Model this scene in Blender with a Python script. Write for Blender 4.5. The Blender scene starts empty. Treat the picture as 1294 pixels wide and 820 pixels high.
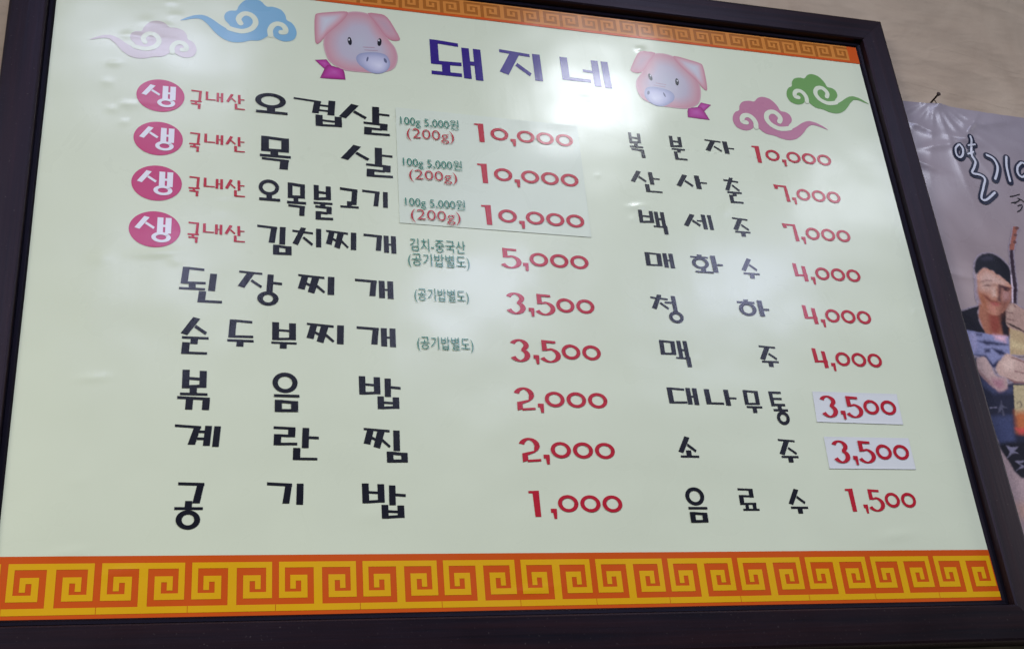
# A framed restaurant menu board on a plaster wall, seen from below, with a creased poster beside it.
import bpy, math, random
from mathutils import Matrix, Vector
from mathutils.geometry import tessellate_polygon
from mathutils import noise as mnoise

scene = bpy.context.scene
random.seed(4)
PI = math.pi
BOARD_W, BOARD_H = 1.2, 0.892          # visible print inside the frame
BASE = Vector((0.0, 0.0, 1.95))        # foot of the board, middle; print plane at y = 0, wall at y = +0.02
WALL_Y = 0.02

# ------------------------------------------------------------------ camera
cam_data = bpy.data.cameras.new('camera')
cam_data.sensor_fit = 'HORIZONTAL'
cam_data.sensor_width = 36.0
cam_data.lens = 42.46
cam_data.clip_start = 0.05
cam_data.clip_end = 100.0
cam = bpy.data.objects.new('camera', cam_data)
scene.collection.objects.link(cam)
right = Vector((0.96116751, -0.26285956, -0.08403494))
down = Vector((0.04458789, 0.44843241, -0.89270392))
look = Vector((0.27233975, 0.85429106, 0.44273902))
cam.matrix_world = Matrix(((right.x, -down.x, -look.x, BASE.x-0.43660),
                           (right.y, -down.y, -look.y, BASE.y-1.30822),
                           (right.z, -down.z, -look.z, BASE.z-0.31364),
                           (0, 0, 0, 1)))
scene.camera = cam

# ------------------------------------------------------------------ light: room light, ceiling lamps and added fill
world = bpy.data.worlds.new('World')
scene.world = world
world.use_nodes = True
bgn = world.node_tree.nodes['Background']
bgn.inputs['Color'].default_value = (0.80, 0.86, 0.84, 1)
bgn.inputs['Strength'].default_value = 0.06
CEIL = BASE.z + 1.50
def lamp(name, x, y, sx, sy, watts, color, z=CEIL):
    d = bpy.data.lights.new(name, 'AREA')
    d.shape = 'RECTANGLE'; d.size = sx; d.size_y = sy; d.energy = watts; d.color = color
    o = bpy.data.objects.new(name, d)
    scene.collection.objects.link(o)
    o.location = (x, y, z)
    return o
# the row over the board, whose reflections show in the film
lamp('ceiling_lamp', 0.54, -0.95, 0.20, 0.15, 6.0, (0.86, 0.91, 1.0))
lamp('ceiling_lamp', -0.50, -0.93, 0.35, 0.12, 3.4, (0.70, 0.74, 1.0))
lamp('ceiling_lamp', 1.48, -1.27, 0.40, 0.15, 4.2, (0.80, 0.84, 1.0))
# the second row of the same ceiling
lamp('ceiling_lamp', -0.42, -1.93, 0.22, 0.16, 4.5, (0.62, 0.66, 1.0))
lamp('ceiling_lamp', 0.49, -1.97, 0.34, 0.30, 9.5, (0.66, 0.70, 1.0))
lamp('ceiling_lamp', 1.38, -1.87, 0.34, 0.20, 7.5, (0.62, 0.66, 1.0))
# added fill lamps, unseen, set aside so the film doesn't mirror them
lamp('fill_lamp', -2.70, -2.60, 1.2, 1.2, 152.0, (1.0, 0.98, 0.93))
lamp('fill_lamp', 4.40, -1.60, 1.2, 1.2, 60.0, (1.0, 0.98, 0.93))
scene.view_settings.view_transform = 'Standard'
scene.view_settings.look = 'None'
scene.view_settings.exposure = 0.52
scene.view_settings.gamma = 1.0

# ------------------------------------------------------------------ helpers
def link(o, parent=None):
    scene.collection.objects.link(o)
    if parent is not None: o.parent = parent
    return o
def thing(name, label, cat, loc, group=None):
    o = link(bpy.data.objects.new(name, None))
    o.empty_display_size = 0.05
    o.location = loc; o['label'] = label; o['category'] = cat
    if group: o['group'] = group
    return o
def mesh_obj(name, verts, faces, mats, parent=None, mat_index=None, uvs=None, smooth=False, label=None):
    me = bpy.data.meshes.new(name)
    me.from_pydata(verts, [], faces)
    for m in mats: me.materials.append(m)
    if mat_index is not None: me.polygons.foreach_set('material_index', mat_index)
    if uvs is not None:
        l = me.uv_layers.new(name='UVMap')
        for lp in me.loops: l.data[lp.index].uv = uvs[lp.vertex_index]
    if smooth: me.polygons.foreach_set('use_smooth', [True]*len(faces))
    me.update()
    o = link(bpy.data.objects.new(name, me), parent)
    if label: o['label'] = label
    return o

class Print:
    """flat print on a surface facing -y: polygons in (x, z), each a hair in front of the one before"""
    def __init__(self, y=-0.0003, lift=None, step=0.000012):
        self.v, self.f, self.mi, self.uv, self.y, self.step, self.n = [], [], [], [], y, step, 0
        self.lift = lift or (lambda x, z: 0.0)
    def poly(self, pts, mi=0):
        y = self.y-self.step*self.n; self.n = (self.n+1) % 40
        b = len(self.v)
        for x, z in pts:
            self.v.append((x, y-self.lift(x, z), z)); self.uv.append((1, 0))
        for t in tessellate_polygon([[Vector((x, z, 0)) for x, z in pts]]):
            a, bb, c = [Vector((pts[i][0], pts[i][1])) for i in t]
            cr = (bb-a).x*(c-a).y-(bb-a).y*(c-a).x
            if abs(cr) < 1e-12: continue
            t = t if cr > 0 else (t[0], t[2], t[1])
            self.f.append(tuple(b+i for i in t)); self.mi.append(mi)
    def grad(self, pts, mi=0, center=None, rings=6):
        """outline filled by rings towards its centre; u of the UV runs 1 (outline) to 0 (centre)"""
        y = self.y-self.step*self.n; self.n = (self.n+1) % 40
        n = len(pts); b = len(self.v)
        cx, cz = center or (sum(p[0] for p in pts)/n, sum(p[1] for p in pts)/n)
        for k in range(rings):
            t = 1-k/rings
            for x, z in pts:
                X, Z_ = cx+(x-cx)*t, cz+(z-cz)*t
                self.v.append((X, y-self.lift(X, Z_), Z_)); self.uv.append((t, 0))
        self.v.append((cx, y-self.lift(cx, cz), cz)); self.uv.append((0, 0))
        ar = sum(pts[i][0]*pts[(i+1) % n][1]-pts[(i+1) % n][0]*pts[i][1] for i in range(n))
        for k in range(rings):
            for i in range(n):
                j = (i+1) % n
                q = (b+k*n+i, b+k*n+j, b+(k+1)*n+j, b+(k+1)*n+i) if k < rings-1 else (b+k*n+i, b+k*n+j, b+rings*n)
                self.f.append(q if ar > 0 else tuple(reversed(q))); self.mi.append(mi)
    def unit(self, polys, r, mi=0, mirror=False):
        x0, x1, z0, z1 = r
        for p in polys:
            self.poly([(x0+(x1-x0)*((1-a) if mirror else a), z0+(z1-z0)*b) for a, b in p], mi)
    def stroke(self, pts, w, mi=0):
        """a rounded ribbon along a line"""
        L, R = [], []
        for i, (x, z) in enumerate(pts):
            a = pts[max(i-1, 0)]; c = pts[min(i+1, len(pts)-1)]
            dx, dz = c[0]-a[0], c[1]-a[1]; d = math.hypot(dx, dz) or 1
            L.append((x-dz/d*w/2, z+dx/d*w/2)); R.append((x+dz/d*w/2, z-dx/d*w/2))
        y = self.y-self.step*self.n; self.n = (self.n+1) % 40
        b = len(self.v)
        for i, (x, z) in enumerate(pts):
            for q in (L[i], R[i]): self.v.append((q[0], y-self.lift(*q), q[1])); self.uv.append((1, 0))
        for i in range(len(pts)-1): self.f.append((b+2*i, b+2*i+1, b+2*i+3, b+2*i+2)); self.mi.append(mi)
        for x, z in (pts[0], pts[-1]):
            self.poly([(x+w/2*math.cos(k*PI/5), z+w/2*math.sin(k*PI/5)) for k in range(10)], mi)
    def grid(self, x0, x1, z0, z1, mi=0, cell=0.004):
        nx, nz = max(1, round((x1-x0)/cell)), max(1, round((z1-z0)/cell)); b = len(self.v)
        for j in range(nz+1):
            for i in range(nx+1):
                x, z = x0+(x1-x0)*i/nx, z0+(z1-z0)*j/nz
                self.v.append((x, self.y-self.lift(x, z), z)); self.uv.append((1, 0))
        for j in range(nz):
            for i in range(nx):
                a = b+j*(nx+1)+i; self.f.append((a, a+1, a+nx+2, a+nx+1)); self.mi.append(mi)
    def build(self, name, mats, parent, label=None):
        return mesh_obj(name, self.v, self.f, mats, parent, self.mi, self.uv, label=label)

def text_mesh(name, body, r, y, mat, parent, label, bold=0.0):
    """a line of ordinary type, scaled into its box (x0, x1, z top, z bottom)"""
    cu = bpy.data.curves.new(name, 'FONT')
    cu.body = body; cu.resolution_u = 3; cu.offset = bold
    tmp = bpy.data.objects.new('type', cu)
    scene.collection.objects.link(tmp)
    me = bpy.data.meshes.new_from_object(tmp.evaluated_get(bpy.context.evaluated_depsgraph_get()))
    bpy.data.objects.remove(tmp); bpy.data.curves.remove(cu)
    xs = [v.co.x for v in me.vertices]; ys = [v.co.y for v in me.vertices]
    x0, x1, z1, z0 = r
    for v in me.vertices:
        v.co = (x0+(v.co.x-min(xs))/(max(xs)-min(xs))*(x1-x0), y, z0+(v.co.y-min(ys))/(max(ys)-min(ys))*(z1-z0))
    me.materials.clear(); me.materials.append(mat); me.name = name
    o = link(bpy.data.objects.new(name, me), parent); o['label'] = label
    return o

# ------------------------------------------------------------------ materials
def new_mat(name):
    m = bpy.data.materials.new(name); m.use_nodes = True
    nt = m.node_tree; p = nt.nodes['Principled BSDF']
    return m, nt, p
def rgb(c): return (c[0], c[1], c[2], 1)
def node(nt, typ, **kw):
    n = nt.nodes.new(typ)
    for k, v in kw.items():
        if k in n.inputs: n.inputs[k].default_value = v
        else: setattr(n, k, v)
    return n
SHEEN = dict(rough=0.29, coat=0.38, coat_rough=0.205)
def laminate(name, color, var=0.04, ramp=None, rough=None, coat=None):
    """ink under a glossy laminated film: slow waves and a fine grain in the film, slight mottling in the ink"""
    m, nt, p = new_mat(name)
    tc = node(nt, 'ShaderNodeTexCoord')
    n1 = node(nt, 'ShaderNodeTexNoise', Scale=9.0, Detail=4.0)
    nt.links.new(tc.outputs['Object'], n1.inputs['Vector'])
    if ramp:
        uv = node(nt, 'ShaderNodeUVMap', uv_map='UVMap')
        sp = node(nt, 'ShaderNodeSeparateXYZ'); nt.links.new(uv.outputs[0], sp.inputs[0])
        cr = node(nt, 'ShaderNodeValToRGB'); el = cr.color_ramp.elements
        for i, (pos, c) in enumerate(ramp):
            e = el[i] if i < 2 else el.new(pos)
            e.position = pos; e.color = rgb(c)
        nt.links.new(sp.outputs[0], cr.inputs[0]); src = cr.outputs[0]
    else:
        c = node(nt, 'ShaderNodeRGB'); c.outputs[0].default_value = rgb(color); src = c.outputs[0]
    hv = node(nt, 'ShaderNodeHueSaturation')
    mr = node(nt, 'ShaderNodeMapRange'); mr.inputs['To Min'].default_value = 1-var; mr.inputs['To Max'].default_value = 1+var
    nt.links.new(n1.outputs['Fac'], mr.inputs['Value']); nt.links.new(mr.outputs[0], hv.inputs['Value'])
    nt.links.new(src, hv.inputs['Color']); nt.links.new(hv.outputs[0], p.inputs['Base Color'])
    w = node(nt, 'ShaderNodeTexNoise', Scale=5.0, Detail=2.0)
    g = node(nt, 'ShaderNodeTexNoise', Scale=120.0, Detail=3.0)
    mp = node(nt, 'ShaderNodeMapping'); mp.inputs['Scale'].default_value = (1.0, 1.0, 0.10)      # smears run down the film
    nt.links.new(tc.outputs['Object'], mp.inputs[0]); nt.links.new(mp.outputs[0], g.inputs['Vector'])
    nt.links.new(tc.outputs['Object'], w.inputs['Vector'])
    b1 = node(nt, 'ShaderNodeBump', Strength=0.35, Distance=0.012); b2 = node(nt, 'ShaderNodeBump', Strength=0.06, Distance=0.001)
    nt.links.new(w.outputs['Fac'], b1.inputs['Height']); nt.links.new(g.outputs['Fac'], b2.inputs['Height'])
    nt.links.new(b1.outputs[0], b2.inputs['Normal'])
    nt.links.new(b2.outputs[0], p.inputs['Normal']); nt.links.new(b2.outputs[0], p.inputs['Coat Normal'])
    sm = node(nt, 'ShaderNodeTexNoise', Scale=11.0, Detail=5.0, Distortion=0.7)           # wiped smears and finger grease
    nt.links.new(tc.outputs['Object'], sm.inputs['Vector'])
    rr = node(nt, 'ShaderNodeMapRange'); r0 = rough or SHEEN['rough']
    rr.inputs['From Min'].default_value = 0.3; rr.inputs['From Max'].default_value = 0.7
    rr.inputs['To Min'].default_value = r0*0.85; rr.inputs['To Max'].default_value = r0*1.2
    nt.links.new(sm.outputs['Fac'], rr.inputs['Value']); nt.links.new(rr.outputs[0], p.inputs['Roughness'])
    p.inputs['Specular IOR Level'].default_value = 0.22
    p.inputs['Coat Weight'].default_value = SHEEN['coat'] if coat is None else coat
    p.inputs['Coat Roughness'].default_value = SHEEN['coat_rough']
    return m
INK = {
    'sheet': laminate('mint_sheet', (0.69, 0.742, 0.57), 0.035),
    'black': laminate('black_ink', (0.005, 0.0055, 0.012)),
    'title': laminate('blue_ink', (0.030, 0.010, 0.200)),
    'red': laminate('red_ink', (0.48, 0.010, 0.028)),
    'green': laminate('green_ink', (0.006, 0.19, 0.13)),
    'badge': laminate('pink_ink', (0.54, 0.048, 0.165)),
    'white': laminate('white_ink', (0.80, 0.78, 0.84)),
    'orange': laminate('orange_ink', (0.61, 0.085, 0.005), 0.06),
    'yellow': laminate('yellow_ink', (0.74, 0.395, 0.004), 0.06),
    'brown': laminate('brown_ink', (0.38, 0.115, 0.010), 0.06),
    'amber': laminate('amber_ink', (0.62, 0.22, 0.035), 0.06),
    'pink': laminate('glare_washed_pink_ink', (0.60, 0.52, 0.52)),  # faded pink, paled further in its colour for the glare on this cloud
    'blue': laminate('sky_blue_ink', (0.20, 0.42, 0.60)),
    'rose': laminate('rose_ink', (0.50, 0.20, 0.30)),
    'leaf': laminate('leaf_green_ink', (0.15, 0.33, 0.09)),
    'pig': laminate('pig_pink_ink', None, 0.02, [(0.0, (0.49, 0.49, 0.56)), (0.55, (0.50, 0.45, 0.53)), (0.84, (0.57, 0.34, 0.38)), (0.95, (0.56, 0.28, 0.33)), (1.0, (0.60, 0.40, 0.42))]),
    'ear': laminate('pig_ear_ink', None, 0.02, [(0.0, (0.58, 0.60, 0.66)), (0.4, (0.58, 0.52, 0.58)), (0.75, (0.62, 0.36, 0.40)), (1.0, (0.54, 0.22, 0.27))]),
    'far_ear': laminate('pig_far_ear_ink', None, 0.02, [(0.0, (0.50, 0.34, 0.40)), (0.6, (0.56, 0.33, 0.38)), (1.0, (0.54, 0.22, 0.27))]),
    'snout': laminate('pig_snout_ink', None, 0.02, [(0.0, (0.68, 0.68, 0.80)), (0.6, (0.50, 0.50, 0.66)), (1.0, (0.30, 0.32, 0.48))]),
    'bow': laminate('magenta_ink', None, 0.02, [(0.0, (0.50, 0.10, 0.38)), (0.7, (0.42, 0.035, 0.27)), (1.0, (0.26, 0.02, 0.15))]),
}
# ---- brush lettering: every letter is a list of polygons in a 100 x 100 box (x right, y down) ----
def ring(cx, cy, rx, ry, wx, wy, n=28):
    out = []
    for k in range(n):
        a, b = 2*math.pi*k/n, 2*math.pi*(k+1)/n
        out.append([(cx+rx*math.cos(a), cy+ry*math.sin(a)), (cx+rx*math.cos(b), cy+ry*math.sin(b)),
                    (cx+(rx-wx)*math.cos(b), cy+(ry-wy)*math.sin(b)), (cx+(rx-wx)*math.cos(a), cy+(ry-wy)*math.sin(a))])
    return out
def bar(x0, x1, y, t, drop=0):
    return [[(x0, y), (x1, y+drop), (x1, y+drop+t), (x0, y+t)]]
def stem(x, y0, y1, s, lean=0):
    return [[(x, y0), (x+s, y0), (x+s+lean, y1), (x+lean, y1)]]
def box(pts, x0, y0, x1, y1):
    return [[(x0+(x1-x0)*px, y0+(y1-y0)*py) for px, py in p] for p in pts]
def jG(x0, y0, x1, y1, s, t, lean=6, drop=4):
    return bar(x0, x1, y0, t, drop) + [[(x1-s, y0+drop+t*.8), (x1, y0+drop), (x1-lean, y1), (x1-s-lean, y1)]]
def jN(x0, y0, x1, y1, s, t, lean=-2):
    return stem(x0-lean, y0, y1, s, lean) + bar(x0+s*.8, x1, y1-t, t)
def jD(x0, y0, x1, y1, s, t, lean=-2):
    return stem(x0-lean, y0, y1, s, lean) + bar(x0-lean+s*.8, x1-4, y0, t, t*.35) + bar(x0+s*.8, x1, y1-t, t, -t*.15)
def jR(x0, y0, x1, y1, s, t):
    h = y1-y0; xr = x1-(x1-x0)*.07
    return (bar(x0, xr, y0, t, 2) + stem(xr-s, y0+t*.8+2, y0+h*.56, s, -1) + bar(x0+s*.8, xr-s*.8, y0+h*.41, t, 1)
            + stem(x0+1, y0+h*.41, y1, s, -1) + bar(x0+s*.8, x1, y1-t, t, -1))
def jM(x0, y0, x1, y1, s, t):
    return stem(x0, y0, y1, s) + stem(x1-s, y0+t*.3, y1-t*.1, s) + bar(x0+s*.8, x1-s*.8, y0, t, t*.3) + bar(x0+s*.8, x1-s*.8, y1-t, t, -t*.1)
def jB(x0, y0, x1, y1, s, t):
    h = y1-y0
    return stem(x0, y0, y1, s) + stem(x1-s, y0+t*.2, y1-t*.3, s) + bar(x0+s*.8, x1-s*.8, y0+h*.38, t*.9, t*.2) + bar(x0+s*.8, x1-s*.8, y1-t, t, -t*.3)
def jS(x0, y0, x1, y1):
    return box([[(.45, 0), (.72, .08), (.25, 1), (0, .9)], [(.57, .42), (1, .8), (.93, .95), (.50, .57)]], x0, y0, x1, y1)
def jJ(x0, y0, x1, y1, t=.12):
    return box([[(.05, 0), (1, .07), (1, .07+t), (.05, t)], [(.38, .1), (.68, .12), (.27, 1), (0, .9)],
                [(.58, .48), (1, .84), (.94, .97), (.51, .6)]], x0, y0, x1, y1)
def jC(x0, y0, x1, y1, t=.12):
    return box([[(0, .16), (1, .24), (1, .24+t), (0, .16+t)], [(.42, 0), (.67, .03), (.26, 1), (0, .91)],
                [(.57, .5), (1, .87), (.93, 1), (.48, .6)]], x0, y0, x1, y1)
def jJJ(x0, y0, x1, y1):
    return box([[(.02, 0), (.98, .08), (.98, .20), (.02, .11)], [(.15, .08), (.39, .1), (.25, .82), (0, .76)],
                [(.53, .1), (.8, .14), (.6, 1), (.36, .92)], [(.30, .40), (.55, .56), (.50, .68), (.26, .52)],
                [(.72, .52), (1, .86), (.94, .96), (.64, .62)]], x0, y0, x1, y1)
def jAE(x, y0, y1, s, gap, tie, t, lean=0):
    return stem(x, y0, y1-2, s, lean) + stem(x+s+gap, y0, y1, s, lean) + bar(x+s*.8, x+s*1.2+gap, tie, t)

def unit(polys):
    xs = [p[0] for q in polys for p in q]; ys = [p[1] for q in polys for p in q]
    ax, bx, ay, by = min(xs), max(xs), min(ys), max(ys)
    return [[((x-ax)/(bx-ax), (y-ay)/(by-ay)) for x, y in q] for q in polys]
def letter(c):
    g = {
    '돼': lambda: jD(0,0,60,62,16,9,0) + stem(21,60,82,16) + bar(0,59,79,9) + jAE(62,13,92,15,8,46,10,1),
    '지': lambda: jJ(0,0,74,90) + stem(80,4,100,18,1),
    '네': lambda: jN(0,0,57,86,15,12,1) + bar(43,64,38,10,2) + stem(62,0,98,14,1) + stem(82,0,100,14,2),
    '오': lambda: ring(47,37,47,37,18,15) + stem(36,66,92,25) + bar(3,99,87,12,1),
    '겹': lambda: jG(0,0,57,53,14.5,7,5,6) + bar(54,75,18,7,1) + bar(50,75,37,7,1) + stem(73,1,56,14.5,-3) + jB(45,58,100,100,15,8),
    '살': lambda: jS(0,0,55,52) + stem(66,3,60,14,-1) + bar(79,100,24,7,1) + jR(48,57,99,100,15,7.5),
    '목': lambda: jM(4,0,94,48,25,9) + stem(34,45,62,25) + bar(0,100,57,8) + bar(7,94,67,7,3) + stem(66,71,100,27,-3),
    '불': lambda: jB(2,0,90,44,26,8) + bar(0,97,49,6.5) + stem(34,49,62,26) + jR(9,59,99,100,27,7),
    '고': lambda: jG(0,0,95,82,30,13,8,6) + stem(36,66,92,26) + bar(0,99,88,10),
    '기': lambda: jG(0,0,69,95,19,14,8,5) + stem(82,5,100,19,-2),
    '김': lambda: jG(0,0,58,60,18,8,7,4) + stem(66,3,64,17,-2) + jM(46,66,100,100,18,9),
    '치': lambda: jC(0,0,71,94) + stem(82,2,98,18,-1),
    '찌': lambda: jJJ(0,0,74,98) + stem(82,6,100,18,-2),
    '개': lambda: jG(0,0,57,88,16,13,5,4) + jAE(62,4,98,15.5,7,46,10,-.5),
    '된': lambda: jD(3,0,61,49,16,7,-4) + stem(22,47,62,16) + bar(0,60,59,6.5) + stem(71,16,66,16,-4) + jN(43,68,100,100,17,7,-3),
    '장': lambda: jJ(0,0,55,51) + stem(67,7,66,14,-3) + bar(78,100,28,7.5,2) + ring(68,79,24,21,12.5,9.5),
    '순': lambda: jS(0,0,94,50) + bar(5,100,53,6.5) + stem(37,53,73,26,-2) + jN(4,69,96,100,27,6.5,-3),
    '두': lambda: jD(3,0,98,68,26,9,-5) + bar(0,100,74,9) + stem(36,74,100,27,-2),
    '부': lambda: jB(3,0,97,69,27,9) + bar(0,100,75,8) + stem(34,75,100,27,-1),
    '볶': lambda: jB(13,0,88,47,22,8) + stem(37,45,62,22) + bar(8,92,58,6.5) + bar(0,99,67,7,2) + stem(27,68,100,22,-2) + stem(78,69,100,22,-2),
    '음': lambda: ring(47,26,47,26,20,10) + bar(6,100,56,6.5) + jM(9,70,95,100,26,7),
    '밥': lambda: jB(0,0,51,57,15.5,8) + stem(62,5,62,15,-1) + bar(76,100,28,8,2) + jB(43,61,95,100,15.5,8),
    '계': lambda: jG(0,0,57,92,16,12,12,6) + bar(53,70,26,12) + bar(49,68,58,12) + stem(66,4,96,15,-4) + stem(86,5,100,14.5,-4),
    '란': lambda: jR(0,0,52,57,16,8) + stem(64,3,64,15,-2) + bar(78,100,28,8,1) + jN(42,64,96,100,16,7.5,-1),
    '찜': lambda: jJJ(0,0,62,60) + stem(69,6,66,15,-1) + jM(52,68,100,100,15,9),
    '공': lambda: jG(10,0,99,45,25,6.5,14,1) + stem(36,40,58,24,-2) + bar(0,96,53,6) + ring(47,80,41,20.5,20,9),
    '복': lambda: jB(2,0,86,44,22,8) + stem(34,42,58,26) + bar(0,96,54,7) + bar(8,90,63,8,4) + stem(72,66,100,26,3),
    '분': lambda: jB(0,0,80,46,23,8) + bar(5,94,50,7) + stem(40,50,66,24) + jN(18,63,100,96,23,7,2),
    '자': lambda: jJ(2,0,58,90) + stem(63,4,96,16,3) + bar(79,100,50,9),
    '산': lambda: jS(0,0,53,58) + stem(61,3,62,14,2) + bar(75,97,30,7) + jN(46,62,100,99,14,7.5,1),
    '사': lambda: jS(0,0,55,92) + stem(61,2,97,16,3) + bar(77,100,46,11),
    '춘': lambda: jC(0,0,92,54) + bar(10,100,55,7) + stem(42,55,72,24) + jN(20,68,100,99,23,7,2),
    '백': lambda: jB(0,0,53,56,14,9) + jAE(57,3,68,14,8,30,8,2) + bar(49,90,64,7,1) + stem(83,62,100,15,1),
    '세': lambda: jS(0,0,57,86) + bar(46,66,38,10) + stem(62,0,96,14,3) + stem(83,0,97,13,3),
    '주': lambda: jJ(0,0,96,70) + bar(8,100,72,9) + stem(42,72,100,26),
    '매': lambda: jM(0,0,56,90,16,11) + jAE(61,0,98,15,6,42,10,1.5),
    '화': lambda: stem(22,0,14,15) + bar(0,56,10,9) + ring(29,47,27,31,12,12) + stem(28,72,94,15) + bar(9,66,89,9) + stem(63,2,92,16,3) + bar(78,100,46,9),
    '수': lambda: jS(0,0,92,66) + bar(8,100,72,9) + stem(42,72,100,26),
    '청': lambda: jC(0,0,57,54) + bar(45,72,24,7) + stem(68,3,64,14.5,2) + ring(76,79,24,21,11.5,10),
    '하': lambda: stem(22,0,16,15) + bar(0,57,12,12) + ring(31,58,28,40,13,15) + stem(64,2,96,16,3) + bar(79,100,50,11),
    '맥': lambda: jM(0,0,52,56,15,8) + jAE(58,0,66,14,7,32,7,2) + bar(49,88,63,6.5,1) + stem(82,62,100,15,1),
    '대': lambda: jD(0,0,61,92,17,12,2) + jAE(61,0,97,16,6,44,11,1.5),
    '나': lambda: jN(0,0,57,92,17,13,2) + stem(61,0,97,16,2) + bar(76,100,46,11),
    '무': lambda: jM(0,0,90,65,24,9) + bar(7,100,70,9) + stem(40,70,100,25),
    '통': lambda: stem(0,0,45,22,4) + bar(18,76,0,7) + bar(20,74,19,6.5) + bar(22,88,37,7) + stem(40,42,56,24) + bar(12,99,53,7) + ring(61,80,38,20.5,19,9.5),
    '소': lambda: jS(0,0,92,80) + stem(38,66,92,26) + bar(8,100,90,10),
    '료': lambda: jR(0,0,88,74,24,9) + stem(27,70,95,18) + stem(66,66,95,20) + bar(12,100,91,9),
    '생': lambda: jS(0,0,54,52) + jAE(60,2,64,16,6,30,9,0) + ring(72,80,26,20,12,10),
    '국': lambda: jG(5,0,98,60,24,8,6,2) + bar(0,100,56,8) + stem(36,56,74,24) + bar(8,92,70,8,2) + stem(66,72,100,24),
    '내': lambda: jN(0,0,56,86,14,12,0) + jAE(60,3,97,14,9,44,10,0),
    }
    return unit(g[c]())

# ---- price numerals: thin bars, thick stems, small round noughts; one string is scaled into its box ----
def arc(cx, cy, rx, ry, a0, a1, w0, w1, n=18):
    """curved stroke whose thickness swells from w0 (horizontal parts) to w1 (sides)"""
    out = []
    for k in range(n):
        q = []
        for j in (k, k+1):
            a = math.radians(a0+(a1-a0)*j/n); w = w0+(w1-w0)*abs(math.cos(a))
            q.append(((cx+rx*math.cos(a), cy+ry*math.sin(a)), (cx+(rx-w)*math.cos(a), cy+(ry-w*.8)*math.sin(a))))
        out.append([q[0][0], q[1][0], q[1][1], q[0][1]])
    return out
def numerals(s):
    """cap height 190, nought 165 x 125"""
    x = 0; out = []
    def put(pl, dx): out.extend([[(px+dx, py) for px, py in p] for p in pl])
    for i, c in enumerate(s):
        if c == '0':
            put(ring(82, 92, 82, 64, 33, 24), x); x += 180
        elif c == '1':
            put([[(0, 0), (84, -4), (84, 20), (0, 16)], [(32, 10), (84, 10), (84, 190), (38, 190)]], x); x += 100 if s[i+1:i+2] != ',' else 165
            if s[i+1:i+2] == '0': x += 42
        elif c == ',':
            put([[(0, 130), (48, 130), (48, 160), (0, 160)], [(16, 158), (48, 158), (44, 205), (22, 205)]], x); x += 62
        elif c == '2':
            put(arc(84, 62, 84, 62, 195, 350, 20, 46) + [[(168, 56), (166, 74), (150, 98), (118, 100), (122, 78), (126, 56)]]
                + [[(150, 94), (70, 112), (22, 122), (22, 140), (80, 132), (130, 112)]]
                + [[(22, 124), (66, 128), (66, 178), (22, 190)], [(60, 172), (168, 164), (168, 182), (60, 190)]], x); x += 190
        elif c == '3':
            put(arc(78, 50, 82, 50, 200, 430, 18, 46) + arc(76, 134, 88, 58, 282, 515, 18, 48), x); x += 190
        elif c == '5':
            put([[(18, 0), (140, 6), (140, 26), (18, 22)], [(18, 18), (58, 22), (62, 88), (18, 92)],
                 [(50, 74), (92, 68), (92, 86), (50, 92)]] + arc(80, 128, 96, 62, 272, 512, 16, 44), x); x += 186
        elif c == '7':
            put([[(0, 0), (40, 4), (52, 48), (8, 50)], [(30, 4), (150, 6), (150, 26), (30, 22)], [(118, 22), (150, 10), (166, 180), (122, 184)]], x); x += 192
        elif c == '4':
            put([[(0, 0), (42, 4), (50, 132), (6, 132)], [(40, 112), (150, 108), (152, 130), (40, 130)], [(98, 24), (140, 28), (150, 178), (106, 180)]], x); x += 182
    return unit(out)
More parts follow.
